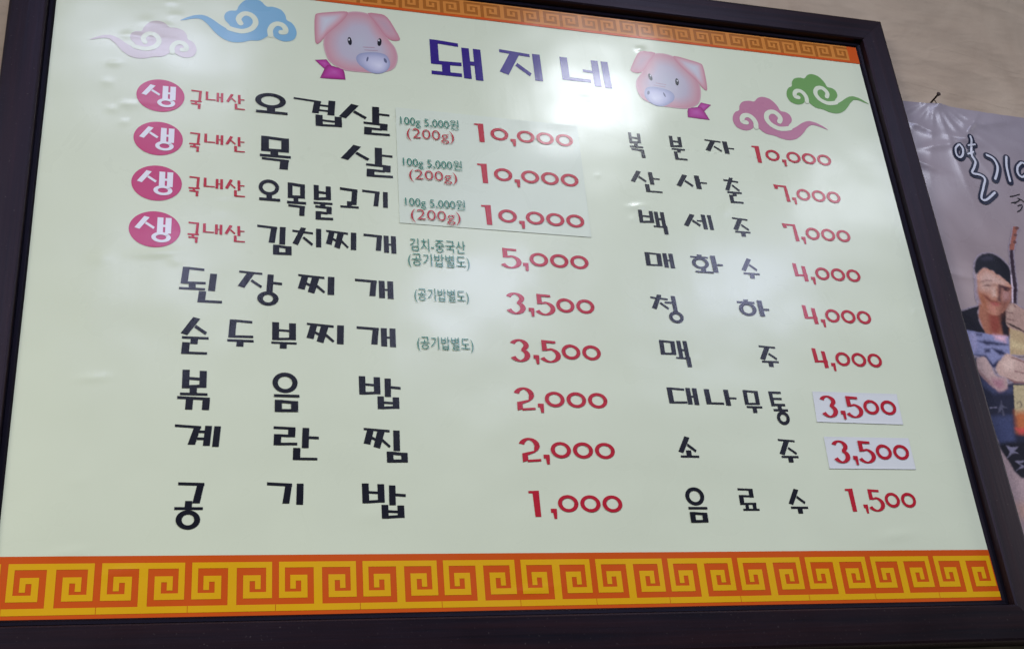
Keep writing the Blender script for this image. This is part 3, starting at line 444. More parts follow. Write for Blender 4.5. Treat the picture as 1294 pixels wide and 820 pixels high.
POSTER = {
  'figure': [([(0.6538,0.3546),(0.6762,0.354),(0.6773,0.3252),(0.6913,0.3076),(0.7263,0.3163),(0.789,0.317),(0.754,0.2124),(0.6793,0.197),(0.6727,0.2468),(0.6615,0.283)],(33,35,54),0.0016),([(0.669,0.2642),(0.7097,0.2658),(0.7062,0.2436),(0.7024,0.226),(0.6765,0.2208),(0.6727,0.2365)],(58,64,96),0.003),([(0.6747,0.3221),(0.6836,0.3194),(0.7001,0.3049),(0.7249,0.3118),(0.7215,0.3011),(0.6885,0.2986),(0.6744,0.3101)],(60,64,92),0.003),([(0.6718,0.2223),(0.6901,0.2258),(0.7578,0.2287),(0.7333,0.1657),(0.6937,0.1714),(0.6843,0.1852),(0.6749,0.2129)],(22,22,34),0.003),([(0.6678,0.2206),(0.6745,0.2133),(0.6818,0.199),(0.6868,0.1821),(0.6959,0.173),(0.7368,0.1657),(0.7116,0.0904),(0.6678,0.0906),(0.6677,0.1651)],(158,136,138),0.0014),([(0.6751,0.1355),(0.6956,0.1378),(0.6879,0.1138),(0.675,0.116)],(176,140,128),0.006),([(0.6852,0.221),(0.6946,0.218),(0.7055,0.2195),(0.6966,0.2133),(0.703,0.2087),(0.6947,0.2098),(0.6821,0.2029),(0.6892,0.2116)],(112,108,128),0.0008),([(0.6934,0.1977),(0.7079,0.1991),(0.7071,0.1966),(0.6995,0.195),(0.7053,0.1908),(0.7048,0.1893),(0.691,0.1845),(0.7016,0.1908)],(112,108,128),0.0008),([(0.6756,0.2776),(0.6876,0.2785),(0.6873,0.2773),(0.6761,0.2762)],(112,108,128),0.0008),([(0.6872,0.2696),(0.6931,0.2802),(0.6983,0.2885),(0.6987,0.2812),(0.7045,0.2773),(0.6974,0.2771),(0.6966,0.269),(0.6973,0.2655),(0.6938,0.2654),(0.6944,0.273)],(74,74,92),0.001),([(0.7075,0.4445),(0.7241,0.4358),(0.7489,0.4404),(0.7626,0.4411),(0.7493,0.3989),(0.7379,0.3889),(0.7125,0.3815),(0.7023,0.3966),(0.6999,0.4217)],(150,96,76),0.0016),([(0.7187,0.4291),(0.738,0.4269),(0.7344,0.4045),(0.7194,0.388),(0.7133,0.4003)],(128,62,52),0.004),([(0.7373,0.4301),(0.7489,0.4404),(0.7668,0.4543),(0.753,0.4213),(0.7429,0.3891),(0.7328,0.3886)],(40,26,30),0.003),([(0.6501,0.4191),(0.6722,0.4282),(0.6908,0.4356),(0.7069,0.4397),(0.7005,0.4281),(0.6987,0.4122),(0.7023,0.3966),(0.7085,0.3844),(0.6491,0.3817)],(22,21,32),0.001),([(0.657,0.4104),(0.6763,0.4208),(0.6972,0.4219),(0.6979,0.4077),(0.7048,0.3952),(0.6739,0.3956),(0.659,0.3949)],(22,21,32),0.0012),([(0.7372,0.4144),(0.7499,0.4151),(0.7429,0.3926),(0.7341,0.3937)],(30,24,34),0.0014),([(0.6599,0.398),(0.674,0.3987),(0.6918,0.3956),(0.7045,0.3942),(0.7139,0.3925),(0.7415,0.3909),(0.7359,0.3626),(0.7043,0.3398),(0.6973,0.3434),(0.6912,0.3553),(0.6757,0.3578),(0.6571,0.3547)],(122,124,158),0.001),([(0.6736,0.3948),(0.6878,0.3931),(0.6825,0.3696),(0.6749,0.3631)],(150,146,178),0.003),([(0.7171,0.3921),(0.7382,0.3911),(0.7335,0.3812),(0.7185,0.3859)],(208,164,178),0.003),([(0.6869,0.3819),(0.6994,0.3827),(0.7138,0.3815),(0.7389,0.3773),(0.7203,0.3759),(0.6989,0.3756)],(44,46,74),0.0018),([(0.6946,0.3693),(0.7038,0.3702),(0.7027,0.364),(0.6935,0.3631)],(44,46,74),0.0018),([(0.6754,0.3593),(0.6939,0.359),(0.7013,0.3458),(0.719,0.3557),(0.7093,0.34),(0.6994,0.3396),(0.6921,0.3531)],(44,46,74),0.0018),([(0.7072,0.3707),(0.7229,0.3682),(0.7304,0.3608),(0.7171,0.3603)],(44,46,74),0.0018),([(0.6879,0.3934),(0.6977,0.3933),(0.6952,0.3903),(0.6871,0.3906)],(44,46,74),0.0018),([(0.6759,0.3512),(0.6781,0.3535),(0.6809,0.3545),(0.6838,0.355),(0.6866,0.356),(0.6894,0.3566),(0.692,0.3554),(0.6942,0.3512),(0.6961,0.3453),(0.6978,0.3396),(0.6988,0.3345),(0.6996,0.3297),(0.7017,0.3261),(0.7066,0.3246),(0.7128,0.3244),(0.7169,0.3228),(0.7176,0.3185),(0.7162,0.3129),(0.7141,0.3084),(0.7113,0.3058),(0.7077,0.3042),(0.7044,0.3033),(0.7017,0.3028),(0.6993,0.303),(0.6966,0.3041),(0.6934,0.3065),(0.69,0.3099),(0.6866,0.3135),(0.6832,0.3173),(0.6799,0.3213),(0.6773,0.3252),(0.6754,0.3286),(0.6742,0.3318),(0.6736,0.3356),(0.6737,0.3409),(0.6745,0.3467)],(172,146,142),0.0012),([(0.6926,0.3227),(0.7118,0.3219),(0.7108,0.3083),(0.6998,0.3042),(0.691,0.3121)],(156,112,122),0.004),([(0.6751,0.3342),(0.681,0.3268),(0.6899,0.3136),(0.6854,0.3149),(0.6773,0.3252)],(120,84,88),0.003),([(0.7502,0.4106),(0.7612,0.4058),(0.7758,0.3989),(0.8029,0.389),(0.8019,0.3607),(0.7357,0.3618)],(172,148,114),0.0009),([(0.7451,0.3864),(0.7566,0.3806),(0.7879,0.3742),(0.7858,0.3678),(0.7411,0.3737)],(192,172,132),0.003),([(0.7255,0.3124),(0.7865,0.3144),(0.7727,0.2677),(0.7148,0.2662)],(172,156,122),0.0009),([(0.7162,0.2719),(0.7737,0.2735),(0.756,0.2447),(0.7173,0.2398),(0.7092,0.2404)],(172,98,60),0.004),([(0.7105,0.246),(0.7535,0.2478),(0.7366,0.2394),(0.7129,0.2397)],(188,64,70),0.003),([(0.7227,0.2843),(0.726,0.288),(0.7301,0.2881),(0.7316,0.2846),(0.7298,0.28),(0.7265,0.2786),(0.7273,0.2799),(0.7297,0.2842),(0.7284,0.2868),(0.7253,0.286),(0.7232,0.2827)],(110,98,84),0.001),([(0.7061,0.3414),(0.7093,0.3458),(0.7139,0.3502),(0.7185,0.3542),(0.7227,0.3578),(0.7269,0.361),(0.731,0.3627),(0.7348,0.3623),(0.7385,0.3604),(0.7428,0.3582),(0.7484,0.3561),(0.7547,0.3537),(0.7605,0.3515),(0.7658,0.3502),(0.7706,0.3492),(0.774,0.3471),(0.7755,0.3432),(0.7755,0.3381),(0.7745,0.3333),(0.7724,0.3287),(0.7693,0.3242),(0.7654,0.3207),(0.7607,0.3187),(0.7553,0.3177),(0.7494,0.3171),(0.7429,0.3167),(0.7359,0.3167),(0.7299,0.3174),(0.7256,0.319),(0.7223,0.3214),(0.7188,0.3236),(0.7142,0.3253),(0.7093,0.3269),(0.706,0.3292),(0.7046,0.3328),(0.7047,0.3371)],(180,150,140),0.0012),([(0.7166,0.3479),(0.7295,0.3577),(0.7408,0.352),(0.7326,0.3363),(0.7189,0.3343)],(200,172,160),0.004),([(0.7343,0.3573),(0.7454,0.3559),(0.7601,0.3503),(0.7594,0.3481),(0.7446,0.3534)],(112,74,76),0.0012),([(0.7359,0.3364),(0.7544,0.3325),(0.7539,0.331),(0.7353,0.3346)],(112,74,76),0.0012),([(0.719,0.3243),(0.7305,0.3192),(0.7498,0.3184),(0.7489,0.3156),(0.7279,0.3164)],(112,74,76),0.0012),([(0.7522,0.4389),(0.7546,0.4421),(0.7578,0.4449),(0.761,0.4468),(0.7644,0.4476),(0.7679,0.4475),(0.7712,0.4468),(0.7739,0.4451),(0.7764,0.4427),(0.7793,0.4404),(0.7831,0.4387),(0.7873,0.4371),(0.791,0.4346),(0.7943,0.4307),(0.7971,0.4258),(0.7983,0.4204),(0.7975,0.4139),(0.7952,0.4068),(0.7919,0.4009),(0.7876,0.3966),(0.7823,0.3936),(0.7774,0.3923),(0.7738,0.3935),(0.7706,0.3965),(0.7663,0.3997),(0.7592,0.402),(0.751,0.4045),(0.7456,0.4082),(0.745,0.4141),(0.7472,0.4212),(0.7493,0.4275),(0.7501,0.432),(0.7508,0.4357)],(160,130,120),0.0012),([(0.7557,0.4407),(0.7636,0.4444),(0.7667,0.4381),(0.7561,0.4311)],(178,150,136),0.003),([(0.7515,0.4324),(0.7629,0.4314),(0.7632,0.4295),(0.7512,0.4305)],(104,76,72),0.001),([(0.7486,0.4211),(0.7608,0.4193),(0.7611,0.4172),(0.7483,0.4191)],(104,76,72),0.001),([(0.7684,0.446),(0.7712,0.4416),(0.769,0.4398)],(104,76,72),0.001),([(0.7461,0.4136),(0.7532,0.4124),(0.7647,0.4063),(0.776,0.3997),(0.7752,0.3969),(0.7608,0.4045),(0.7506,0.4094)],(40,28,30),0.001),([(0.7182,0.4915),(0.721,0.4959),(0.7241,0.4988),(0.727,0.5012),(0.7291,0.5033),(0.731,0.5049),(0.7334,0.5057),(0.7369,0.5058),(0.7409,0.5052),(0.7448,0.504),(0.7479,0.5024),(0.7508,0.5002),(0.7546,0.4971),(0.7605,0.4926),(0.7673,0.4872),(0.7722,0.4825),(0.7741,0.4798),(0.7742,0.4777),(0.7734,0.4743),(0.7718,0.4683),(0.7693,0.4609),(0.7664,0.4543),(0.7632,0.4492),(0.7595,0.4448),(0.7557,0.4407),(0.7519,0.4369),(0.748,0.4334),(0.7441,0.4304),(0.7403,0.4282),(0.7364,0.4265),(0.7326,0.4255),(0.7288,0.4254),(0.725,0.426),(0.7215,0.4273),(0.7182,0.4295),(0.7151,0.4325),(0.7128,0.436),(0.7115,0.4399),(0.7109,0.4444),(0.7107,0.4495),(0.7109,0.4555),(0.7116,0.4621),(0.7127,0.4691),(0.7141,0.4768),(0.716,0.4849)],(168,116,96),0.0012),([(0.7197,0.4908),(0.7356,0.5017),(0.7479,0.4975),(0.7687,0.4823),(0.7597,0.4752),(0.743,0.4758),(0.733,0.4654),(0.7165,0.466)],(182,148,136),0.006),([(0.7126,0.4642),(0.7213,0.4598),(0.7224,0.4469),(0.7226,0.4309),(0.7136,0.4368),(0.7112,0.4512)],(142,84,58),0.005),([(0.7571,0.4668),(0.7715,0.4693),(0.7654,0.4526),(0.7535,0.439),(0.738,0.4269),(0.7465,0.4434)],(112,66,58),0.005),([(0.7554,0.4667),(0.767,0.4658),(0.7616,0.454),(0.7525,0.4519)],(166,124,120),0.004),([(0.751,0.4771),(0.7542,0.4765),(0.7537,0.4666),(0.748,0.4565),(0.7475,0.4467),(0.7407,0.4509),(0.7456,0.4596)],(84,52,54),0.0022),([(0.738,0.4706),(0.7437,0.4726),(0.7417,0.4578),(0.7346,0.4565)],(196,164,150),0.003),([(0.72,0.4581),(0.7263,0.4569),(0.7303,0.4509),(0.7413,0.4483),(0.7475,0.4467),(0.7459,0.4442),(0.737,0.4452),(0.7274,0.4469),(0.7216,0.4524)],(118,62,50),0.0018),([(0.7287,0.4457),(0.7356,0.4461),(0.7435,0.4446),(0.739,0.4408),(0.7307,0.4413)],(154,76,74),0.0022),([(0.7222,0.4405),(0.7316,0.4386),(0.731,0.4313),(0.7231,0.4325)],(176,116,102),0.004),([(0.7513,0.4766),(0.7582,0.4759),(0.7701,0.4732),(0.7689,0.4691),(0.7598,0.4699),(0.7513,0.4727)],(72,44,52),0.0016),([(0.7234,0.4808),(0.7321,0.4847),(0.7418,0.4843),(0.7412,0.4823),(0.7318,0.4823)],(120,88,84),0.0016),([(0.7235,0.4738),(0.7301,0.4766),(0.7375,0.4755),(0.7366,0.4738),(0.7294,0.4743)],(96,64,62),0.0014),([(0.7555,0.4697),(0.7618,0.471),(0.7665,0.4687),(0.7653,0.467),(0.76,0.468)],(60,40,44),0.0014),([(0.7163,0.4947),(0.7163,0.4979),(0.717,0.5024),(0.7182,0.5069),(0.7202,0.5112),(0.7228,0.5155),(0.7256,0.5194),(0.7284,0.5226),(0.7314,0.5253),(0.7348,0.5276),(0.739,0.5294),(0.7436,0.5308),(0.748,0.5317),(0.7522,0.532),(0.7562,0.5318),(0.7599,0.5312),(0.7631,0.5298),(0.766,0.528),(0.7686,0.526),(0.771,0.5239),(0.773,0.5216),(0.7751,0.519),(0.7773,0.5162),(0.7794,0.5131),(0.7807,0.5097),(0.7811,0.5062),(0.7807,0.5024),(0.7798,0.4979),(0.7783,0.4914),(0.7763,0.4841),(0.7743,0.4793),(0.7726,0.479),(0.771,0.4812),(0.7692,0.4837),(0.7671,0.4857),(0.7648,0.488),(0.7627,0.4902),(0.7606,0.4923),(0.7585,0.4942),(0.7567,0.4956),(0.7551,0.496),(0.7538,0.4958),(0.7526,0.4962),(0.7517,0.4977),(0.751,0.4998),(0.7499,0.5013),(0.7482,0.5018),(0.7461,0.5017),(0.7441,0.502),(0.7427,0.503),(0.7415,0.5044),(0.7401,0.5053),(0.7383,0.5057),(0.7363,0.5058),(0.7341,0.5053),(0.7318,0.5042),(0.7293,0.5026),(0.7269,0.5008),(0.7243,0.4986),(0.7217,0.4961),(0.7195,0.4944),(0.718,0.4936),(0.7168,0.4935)],(19,19,31),0.0012),([(0.7331,0.5216),(0.7468,0.5275),(0.7585,0.5267),(0.7552,0.5214),(0.739,0.5186)],(44,42,58),0.003),([(0.7947,0.5513),(0.8027,0.5519),(0.7957,0.5326),(0.7902,0.507),(0.7853,0.4817),(0.7735,0.4462),(0.768,0.4476),(0.776,0.4729),(0.7814,0.498),(0.7868,0.5235)],(48,34,46),0.0008),([(0.7793,0.4962),(0.7812,0.4963),(0.7683,0.4479),(0.7661,0.4478)],(190,172,184),0.0006),([(0.7974,0.5535),(0.8111,0.5836),(0.8168,0.598),(0.822,0.6002),(0.8186,0.5814),(0.8001,0.5419),(0.7903,0.5406)],(140,84,72),0.001),([(0.8144,0.595),(0.8119,0.5909),(0.8085,0.589),(0.8062,0.5904),(0.8063,0.5944),(0.8087,0.5986),(0.8122,0.6005),(0.8145,0.599)],(96,62,60),0.0008),([(0.825,0.5945),(0.823,0.5915),(0.8199,0.5902),(0.8176,0.5911),(0.8174,0.5939),(0.8194,0.5968),(0.8225,0.5982),(0.8248,0.5973)],(96,62,60),0.0008),([(0.8218,0.5827),(0.8199,0.5802),(0.817,0.579),(0.8146,0.5798),(0.8143,0.5822),(0.8162,0.5847),(0.8191,0.5859),(0.8215,0.5851)],(96,62,60),0.0008),([(0.8145,0.5694),(0.8127,0.5671),(0.81,0.566),(0.8079,0.5667),(0.8075,0.5689),(0.8092,0.5711),(0.812,0.5722),(0.8141,0.5715)],(96,62,60),0.0008),([(0.8092,0.5563),(0.8075,0.554),(0.8047,0.5529),(0.8026,0.5536),(0.8023,0.5558),(0.804,0.558),(0.8067,0.5591),(0.8089,0.5584)],(96,62,60),0.0008)],
  'brush': [([(0.8231,0.6398),(0.8255,0.6403),(0.8289,0.6411),(0.8324,0.642),(0.836,0.6433),(0.8396,0.6447),(0.8422,0.6458)],0.0016),([(0.8223,0.6283),(0.8252,0.6289),(0.8294,0.6299),(0.8332,0.6312),(0.837,0.6333),(0.8405,0.6357),(0.8415,0.6365),(0.838,0.6341),(0.8321,0.6302),(0.8277,0.6273)],0.0016),([(0.8369,0.6381),(0.8393,0.6368),(0.8426,0.6349),(0.8453,0.6331),(0.8468,0.6315),(0.8478,0.63),(0.8483,0.629)],0.0016),([(0.8322,0.6234),(0.835,0.6244),(0.8387,0.6256),(0.8409,0.6255),(0.8403,0.6232),(0.8381,0.6196),(0.8357,0.6166),(0.8331,0.6147),(0.8302,0.6134),(0.8282,0.6125)],0.0018)],
  'title': [([(0.7543,0.73),(0.7527,0.7287),(0.7504,0.7269),(0.748,0.7247),(0.7462,0.7222),(0.7452,0.7192),(0.7445,0.7157),(0.7443,0.7123),(0.7445,0.7096),(0.7453,0.7078),(0.7466,0.7064),(0.7483,0.7056),(0.7499,0.7055),(0.7517,0.7063),(0.7537,0.7079),(0.7557,0.71),(0.7572,0.7123),(0.7584,0.7149),(0.7592,0.718),(0.7598,0.721),(0.76,0.7236),(0.7594,0.7258),(0.7584,0.7276),(0.7573,0.7291),(0.7565,0.7302)],0.0042),([(0.7805,0.7481),(0.7801,0.7457),(0.7795,0.7423),(0.7788,0.7382),(0.7779,0.7338),(0.7767,0.7288),(0.7752,0.723),(0.7739,0.7173),(0.7733,0.7125),(0.7738,0.7088),(0.7751,0.7059),(0.7763,0.7032),(0.7767,0.7004),(0.776,0.6975),(0.7746,0.6946),(0.7728,0.6918),(0.7712,0.6889),(0.7691,0.6859),(0.7666,0.6829),(0.7647,0.6801),(0.7645,0.6779),(0.7667,0.6768),(0.7706,0.6764),(0.7749,0.6762),(0.7783,0.6754),(0.7808,0.6742),(0.7829,0.6728),(0.7843,0.671),(0.7848,0.6684),(0.7839,0.6649),(0.7819,0.6608),(0.7794,0.6562),(0.777,0.6515),(0.7744,0.6464),(0.7713,0.6409),(0.7687,0.6358),(0.7675,0.632),(0.7678,0.6296),(0.7693,0.6281),(0.7717,0.6278),(0.7749,0.6286),(0.7796,0.6314),(0.7856,0.6359),(0.7914,0.6406),(0.7954,0.6437)],0.0046),([(0.7717,0.7298),(0.7743,0.7305),(0.7782,0.7315),(0.7821,0.7324),(0.7848,0.7331)],0.0036),([(0.767,0.7138),(0.7692,0.7148),(0.7724,0.7161),(0.7756,0.7175),(0.7777,0.7185)],0.0036),([(0.8024,0.7154),(0.8044,0.7145),(0.8074,0.7133),(0.8104,0.7116),(0.8128,0.7095),(0.8143,0.7067),(0.8155,0.7033),(0.8161,0.6996),(0.8162,0.696),(0.8156,0.6924),(0.8143,0.6888),(0.8127,0.6851),(0.811,0.6818),(0.8092,0.6784),(0.8072,0.6751),(0.8053,0.6722),(0.804,0.6702)],0.005),([(0.8383,0.7148),(0.8373,0.7113),(0.8359,0.7065),(0.8344,0.7008),(0.8332,0.6949),(0.8324,0.6881),(0.8319,0.6805),(0.8315,0.6734),(0.8312,0.6686)],0.0046),([(0.8635,0.7061),(0.8616,0.7045),(0.8588,0.7022),(0.8559,0.6996),(0.8537,0.6968),(0.8523,0.6937),(0.8514,0.6903),(0.8509,0.6869),(0.851,0.6841),(0.8518,0.6819),(0.8533,0.6799),(0.8552,0.6786),(0.8574,0.6784),(0.8602,0.6795),(0.8637,0.6816),(0.8671,0.6843),(0.8698,0.6873),(0.8716,0.6907),(0.8729,0.6946),(0.8736,0.6985),(0.8736,0.7015),(0.8724,0.7035),(0.8702,0.7048),(0.8679,0.7057),(0.8663,0.7064)],0.0046)],
}
POSTER_TOP = [(0.6161, 0.8101), (0.9008, 0.7995)]

# ------------------------------------------------------------------ wall
def make_wall_mat():
    m, nt, p = new_mat('trowelled_plaster')
    tc = node(nt, 'ShaderNodeTexCoord')
    n = node(nt, 'ShaderNodeTexNoise', Scale=3.0, Detail=8.0, Roughness=0.6, Distortion=1.6)
    nt.links.new(tc.outputs['Object'], n.inputs['Vector'])
    cr = node(nt, 'ShaderNodeValToRGB'); e = cr.color_ramp.elements
    e[0].position = 0.30; e[0].color = (0.38, 0.285, 0.21, 1)
    e[1].position = 0.68; e[1].color = (0.50, 0.40, 0.305, 1)
    nt.links.new(n.outputs['Fac'], cr.inputs[0])
    sw = node(nt, 'ShaderNodeTexWave', Scale=1.4, Distortion=14.0, Detail=4.0); sw.inputs['Detail Scale'].default_value = 1.2
    mp = node(nt, 'ShaderNodeMapping'); mp.inputs['Scale'].default_value = (1.5, 1.0, 5.0); mp.inputs['Rotation'].default_value = (0, 0.35, 0)
    nt.links.new(tc.outputs['Object'], mp.inputs[0]); nt.links.new(mp.outputs[0], sw.inputs['Vector'])
    sr = node(nt, 'ShaderNodeMapRange'); sr.inputs['To Min'].default_value = 0.95; sr.inputs['To Max'].default_value = 1.04
    nt.links.new(sw.outputs['Fac'], sr.inputs['Value'])
    ln = node(nt, 'ShaderNodeTexNoise', Scale=2.6, Detail=2.5, Distortion=1.4); nt.links.new(mp.outputs[0], ln.inputs['Vector'])   # thin trowel arcs
    l1 = node(nt, 'ShaderNodeMath', operation='SUBTRACT'); l1.inputs[1].default_value = 0.5; nt.links.new(ln.outputs['Fac'], l1.inputs[0])
    l2 = node(nt, 'ShaderNodeMath', operation='ABSOLUTE'); nt.links.new(l1.outputs[0], l2.inputs[0])
    l3 = node(nt, 'ShaderNodeMapRange'); l3.inputs['From Max'].default_value = 0.05; l3.inputs['To Min'].default_value = 1.0; l3.inputs['To Max'].default_value = 0.0
    nt.links.new(l2.outputs[0], l3.inputs['Value'])
    lm = node(nt, 'ShaderNodeMath', operation='MULTIPLY'); nt.links.new(l3.outputs[0], lm.inputs[0]); nt.links.new(n.outputs['Fac'], lm.inputs[1])
    hs = node(nt, 'ShaderNodeHueSaturation'); nt.links.new(sr.outputs[0], hs.inputs['Value']); nt.links.new(cr.outputs[0], hs.inputs['Color'])
    nt.links.new(hs.outputs[0], p.inputs['Base Color'])
    g = node(nt, 'ShaderNodeTexNoise', Scale=40.0, Detail=6.0)
    nt.links.new(tc.outputs['Object'], g.inputs['Vector'])
    b1 = node(nt, 'ShaderNodeBump', Strength=0.22, Distance=0.010); b2 = node(nt, 'ShaderNodeBump', Strength=0.5, Distance=0.003)
    nt.links.new(sw.outputs['Fac'], b1.inputs['Height']); nt.links.new(g.outputs['Fac'], b2.inputs['Height'])
    b3 = node(nt, 'ShaderNodeBump', Strength=0.30, Distance=0.0035); nt.links.new(lm.outputs[0], b3.inputs['Height'])
    f = node(nt, 'ShaderNodeTexNoise', Scale=170.0, Detail=4.0); nt.links.new(tc.outputs['Object'], f.inputs['Vector'])
    b4 = node(nt, 'ShaderNodeBump', Strength=0.35, Distance=0.001); nt.links.new(f.outputs['Fac'], b4.inputs['Height'])
    nt.links.new(b1.outputs[0], b2.inputs['Normal']); nt.links.new(b2.outputs[0], b3.inputs['Normal']); nt.links.new(b3.outputs[0], b4.inputs['Normal'])
    nt.links.new(b4.outputs[0], p.inputs['Normal'])
    p.inputs['Roughness'].default_value = 0.7
    return m
# wall: an uneven sheet of plaster, a few metres wide
vs, fs = [], []
NX, NZ = 160, 100
for j in range(NZ+1):
    for i in range(NX+1):
        x = -2.6+5.2*i/NX; z = 0.6+2.9*j/NZ
        h = 0.0025*mnoise.noise((x*3.1, z*3.7, 1.2))+0.0012*mnoise.noise((x*11, z*15, 4.0))
        vs.append((x, WALL_Y+0.002+h*0.6, z))
for j in range(NZ):
    for i in range(NX):
        a = j*(NX+1)+i; fs.append((a, a+1, a+NX+2, a+NX+1))
wall = mesh_obj('wall', vs, fs, [make_wall_mat()], smooth=True)
wall['kind'] = 'structure'; wall['label'] = 'beige trowelled plaster wall behind the menu board'

# ------------------------------------------------------------------ the menu board
board = thing('menu_board', 'dark wood framed pale green Korean menu board with red prices and pig heads', 'menu board', BASE)

def make_wood():
    m, nt, p = new_mat('dark_stained_wood')
    uv = node(nt, 'ShaderNodeUVMap', uv_map='UVMap')
    mp = node(nt, 'ShaderNodeMapping'); mp.inputs['Scale'].default_value = (3.0, 90.0, 1.0)
    nt.links.new(uv.outputs[0], mp.inputs[0])
    n = node(nt, 'ShaderNodeTexNoise', Scale=1.0, Detail=6.0, Roughness=0.65)
    nt.links.new(mp.outputs[0], n.inputs['Vector'])
    cr = node(nt, 'ShaderNodeValToRGB'); e = cr.color_ramp.elements
    e[0].position = 0.3; e[0].color = (0.004, 0.0035, 0.005, 1)
    e[1].position = 0.75; e[1].color = (0.020, 0.007, 0.007, 1)
    nt.links.new(n.outputs['Fac'], cr.inputs[0])
    du = node(nt, 'ShaderNodeTexNoise', Scale=260.0, Detail=3.0); nt.links.new(uv.outputs[0], du.inputs['Vector'])      # dust and tiny chips
    dr = node(nt, 'ShaderNodeMapRange'); dr.inputs['From Min'].default_value = 0.66; dr.inputs['From Max'].default_value = 0.80; dr.inputs['To Max'].default_value = 0.5
    nt.links.new(du.outputs['Fac'], dr.inputs['Value'])
    mx = node(nt, 'ShaderNodeMixRGB'); mx.inputs['Color2'].default_value = (0.11, 0.09, 0.085, 1)
    nt.links.new(dr.outputs[0], mx.inputs['Fac']); nt.links.new(cr.outputs[0], mx.inputs['Color1']); nt.links.new(mx.outputs[0], p.inputs['Base Color'])
    d = node(nt, 'ShaderNodeTexNoise', Scale=9.0, Detail=5.0); nt.links.new(uv.outputs[0], d.inputs['Vector'])
    mr = node(nt, 'ShaderNodeMapRange'); mr.inputs['To Min'].default_value = 0.30; mr.inputs['To Max'].default_value = 0.58
    nt.links.new(d.outputs['Fac'], mr.inputs['Value']); nt.links.new(mr.outputs[0], p.inputs['Roughness'])
    b = node(nt, 'ShaderNodeBump', Strength=0.25, Distance=0.0012)
    nt.links.new(n.outputs['Fac'], b.inputs['Height']); nt.links.new(b.outputs[0], p.inputs['Normal'])
    p.inputs['Specular IOR Level'].default_value = 0.30
    p.inputs['Specular Tint'].default_value = (0.68, 0.64, 1.0, 1)
    return m
WOOD = make_wood()
LIP, lip_nt, lip_p = new_mat('black_lacquered_lip')
lip_n = node(lip_nt, 'ShaderNodeTexNoise', Scale=30.0, Detail=4.0)
lip_r = node(lip_nt, 'ShaderNodeMapRange'); lip_r.inputs['To Min'].default_value = 0.35; lip_r.inputs['To Max'].default_value = 0.6
lip_nt.links.new(lip_n.outputs['Fac'], lip_r.inputs['Value']); lip_nt.links.new(lip_r.outputs[0], lip_p.inputs['Roughness'])
lip_p.inputs['Base Color'].default_value = (0.003, 0.0025, 0.004, 1); lip_p.inputs['Specular IOR Level'].default_value = 0.11; lip_p.inputs['Specular Tint'].default_value = (0.7, 0.6, 1.0, 1)
# cross-section of a frame rail: (distance outward from the print, y)
PROFILE = [(-0.004, 0.010), (-0.004, 0.0015), (-0.0006, -0.0022), (0.0006, -0.0030), (0.0040, -0.0038), (0.0048, -0.0026), (0.0054, -0.0026),
           (0.0066, -0.0120), (0.0088, -0.0138), (0.0280, -0.0128), (0.0480, -0.0112), (0.0508, -0.0100), (0.0520, -0.0070), (0.0520, WALL_Y)]
def rail(side):
    hw = BOARD_W/2
    def corner(s, e):   # mitred ends
        return {'top': ((-hw-s) if e == 0 else hw+s, BOARD_H+s), 'bottom': ((-hw-s) if e == 0 else hw+s, -s),
                'left': (-hw-s, (-s) if e == 0 else BOARD_H+s), 'right': (hw+s, (-s) if e == 0 else BOARD_H+s)}[side]
    v, uv, f = [], [], []
    NS = 24
    off = random.random()*9
    acc = 0
    for k, (s, y) in enumerate(PROFILE):
        if k: acc += math.hypot(s-PROFILE[k-1][0], y-PROFILE[k-1][1])
        a, b = corner(s, 0), corner(s, 1)
        for i in range(NS+1):
            t = i/NS
            x, z = a[0]+(b[0]-a[0])*t, a[1]+(b[1]-a[1])*t
            gap = 0.00015
            if side in ('top', 'bottom'): x -= math.copysign(gap, x) if i in (0, NS) else 0
            else: z -= (gap if i == NS else -gap if i == 0 else 0)
            wob = 0.0004*mnoise.noise((x*4, z*4, k*.3))
            v.append((x, y+(wob if 0 < k < len(PROFILE)-1 else 0), z)); uv.append((off+(x if side in ('top', 'bottom') else z), acc+off))
    M = len(PROFILE)
    for k in range(M-1):
        for i in range(NS):
            q = (k*(NS+1)+i, k*(NS+1)+i+1, (k+1)*(NS+1)+i+1, (k+1)*(NS+1)+i)
            f.append(q if side in ('top', 'left') else tuple(reversed(q)))
    if side in ('left', 'right'): f = [tuple(reversed(q)) for q in f] if side == 'right' else f
    f.append(tuple(k*(NS+1) for k in range(M))); f.append(tuple(k*(NS+1)+NS for k in reversed(range(M))))
    o = mesh_obj('frame_rail', v, f, [WOOD, LIP], board, [1 if i < 6*NS else 0 for i in range(len(f))], uv)
    me = o.data
    import bmesh
    bm = bmesh.new(); bm.from_mesh(me); bmesh.ops.recalc_face_normals(bm, faces=bm.faces); bm.to_mesh(me); bm.free()
    return o
for side in ('top', 'bottom', 'left', 'right'): rail(side)

# backing panel
bv = [(sx*(BOARD_W/2+0.02), y, z) for y in (0.006, 0.012) for z in (-0.02, BOARD_H+0.02) for sx in (-1, 1)]
mesh_obj('backing_board', bv, [(0, 1, 3, 2), (5, 4, 6, 7), (4, 0, 2, 6), (1, 5, 7, 3), (4, 5, 1, 0), (2, 3, 7, 6)], [WOOD], board, uvs=[(0.5*(v[0]+1), 0.3*v[2]) for v in bv])

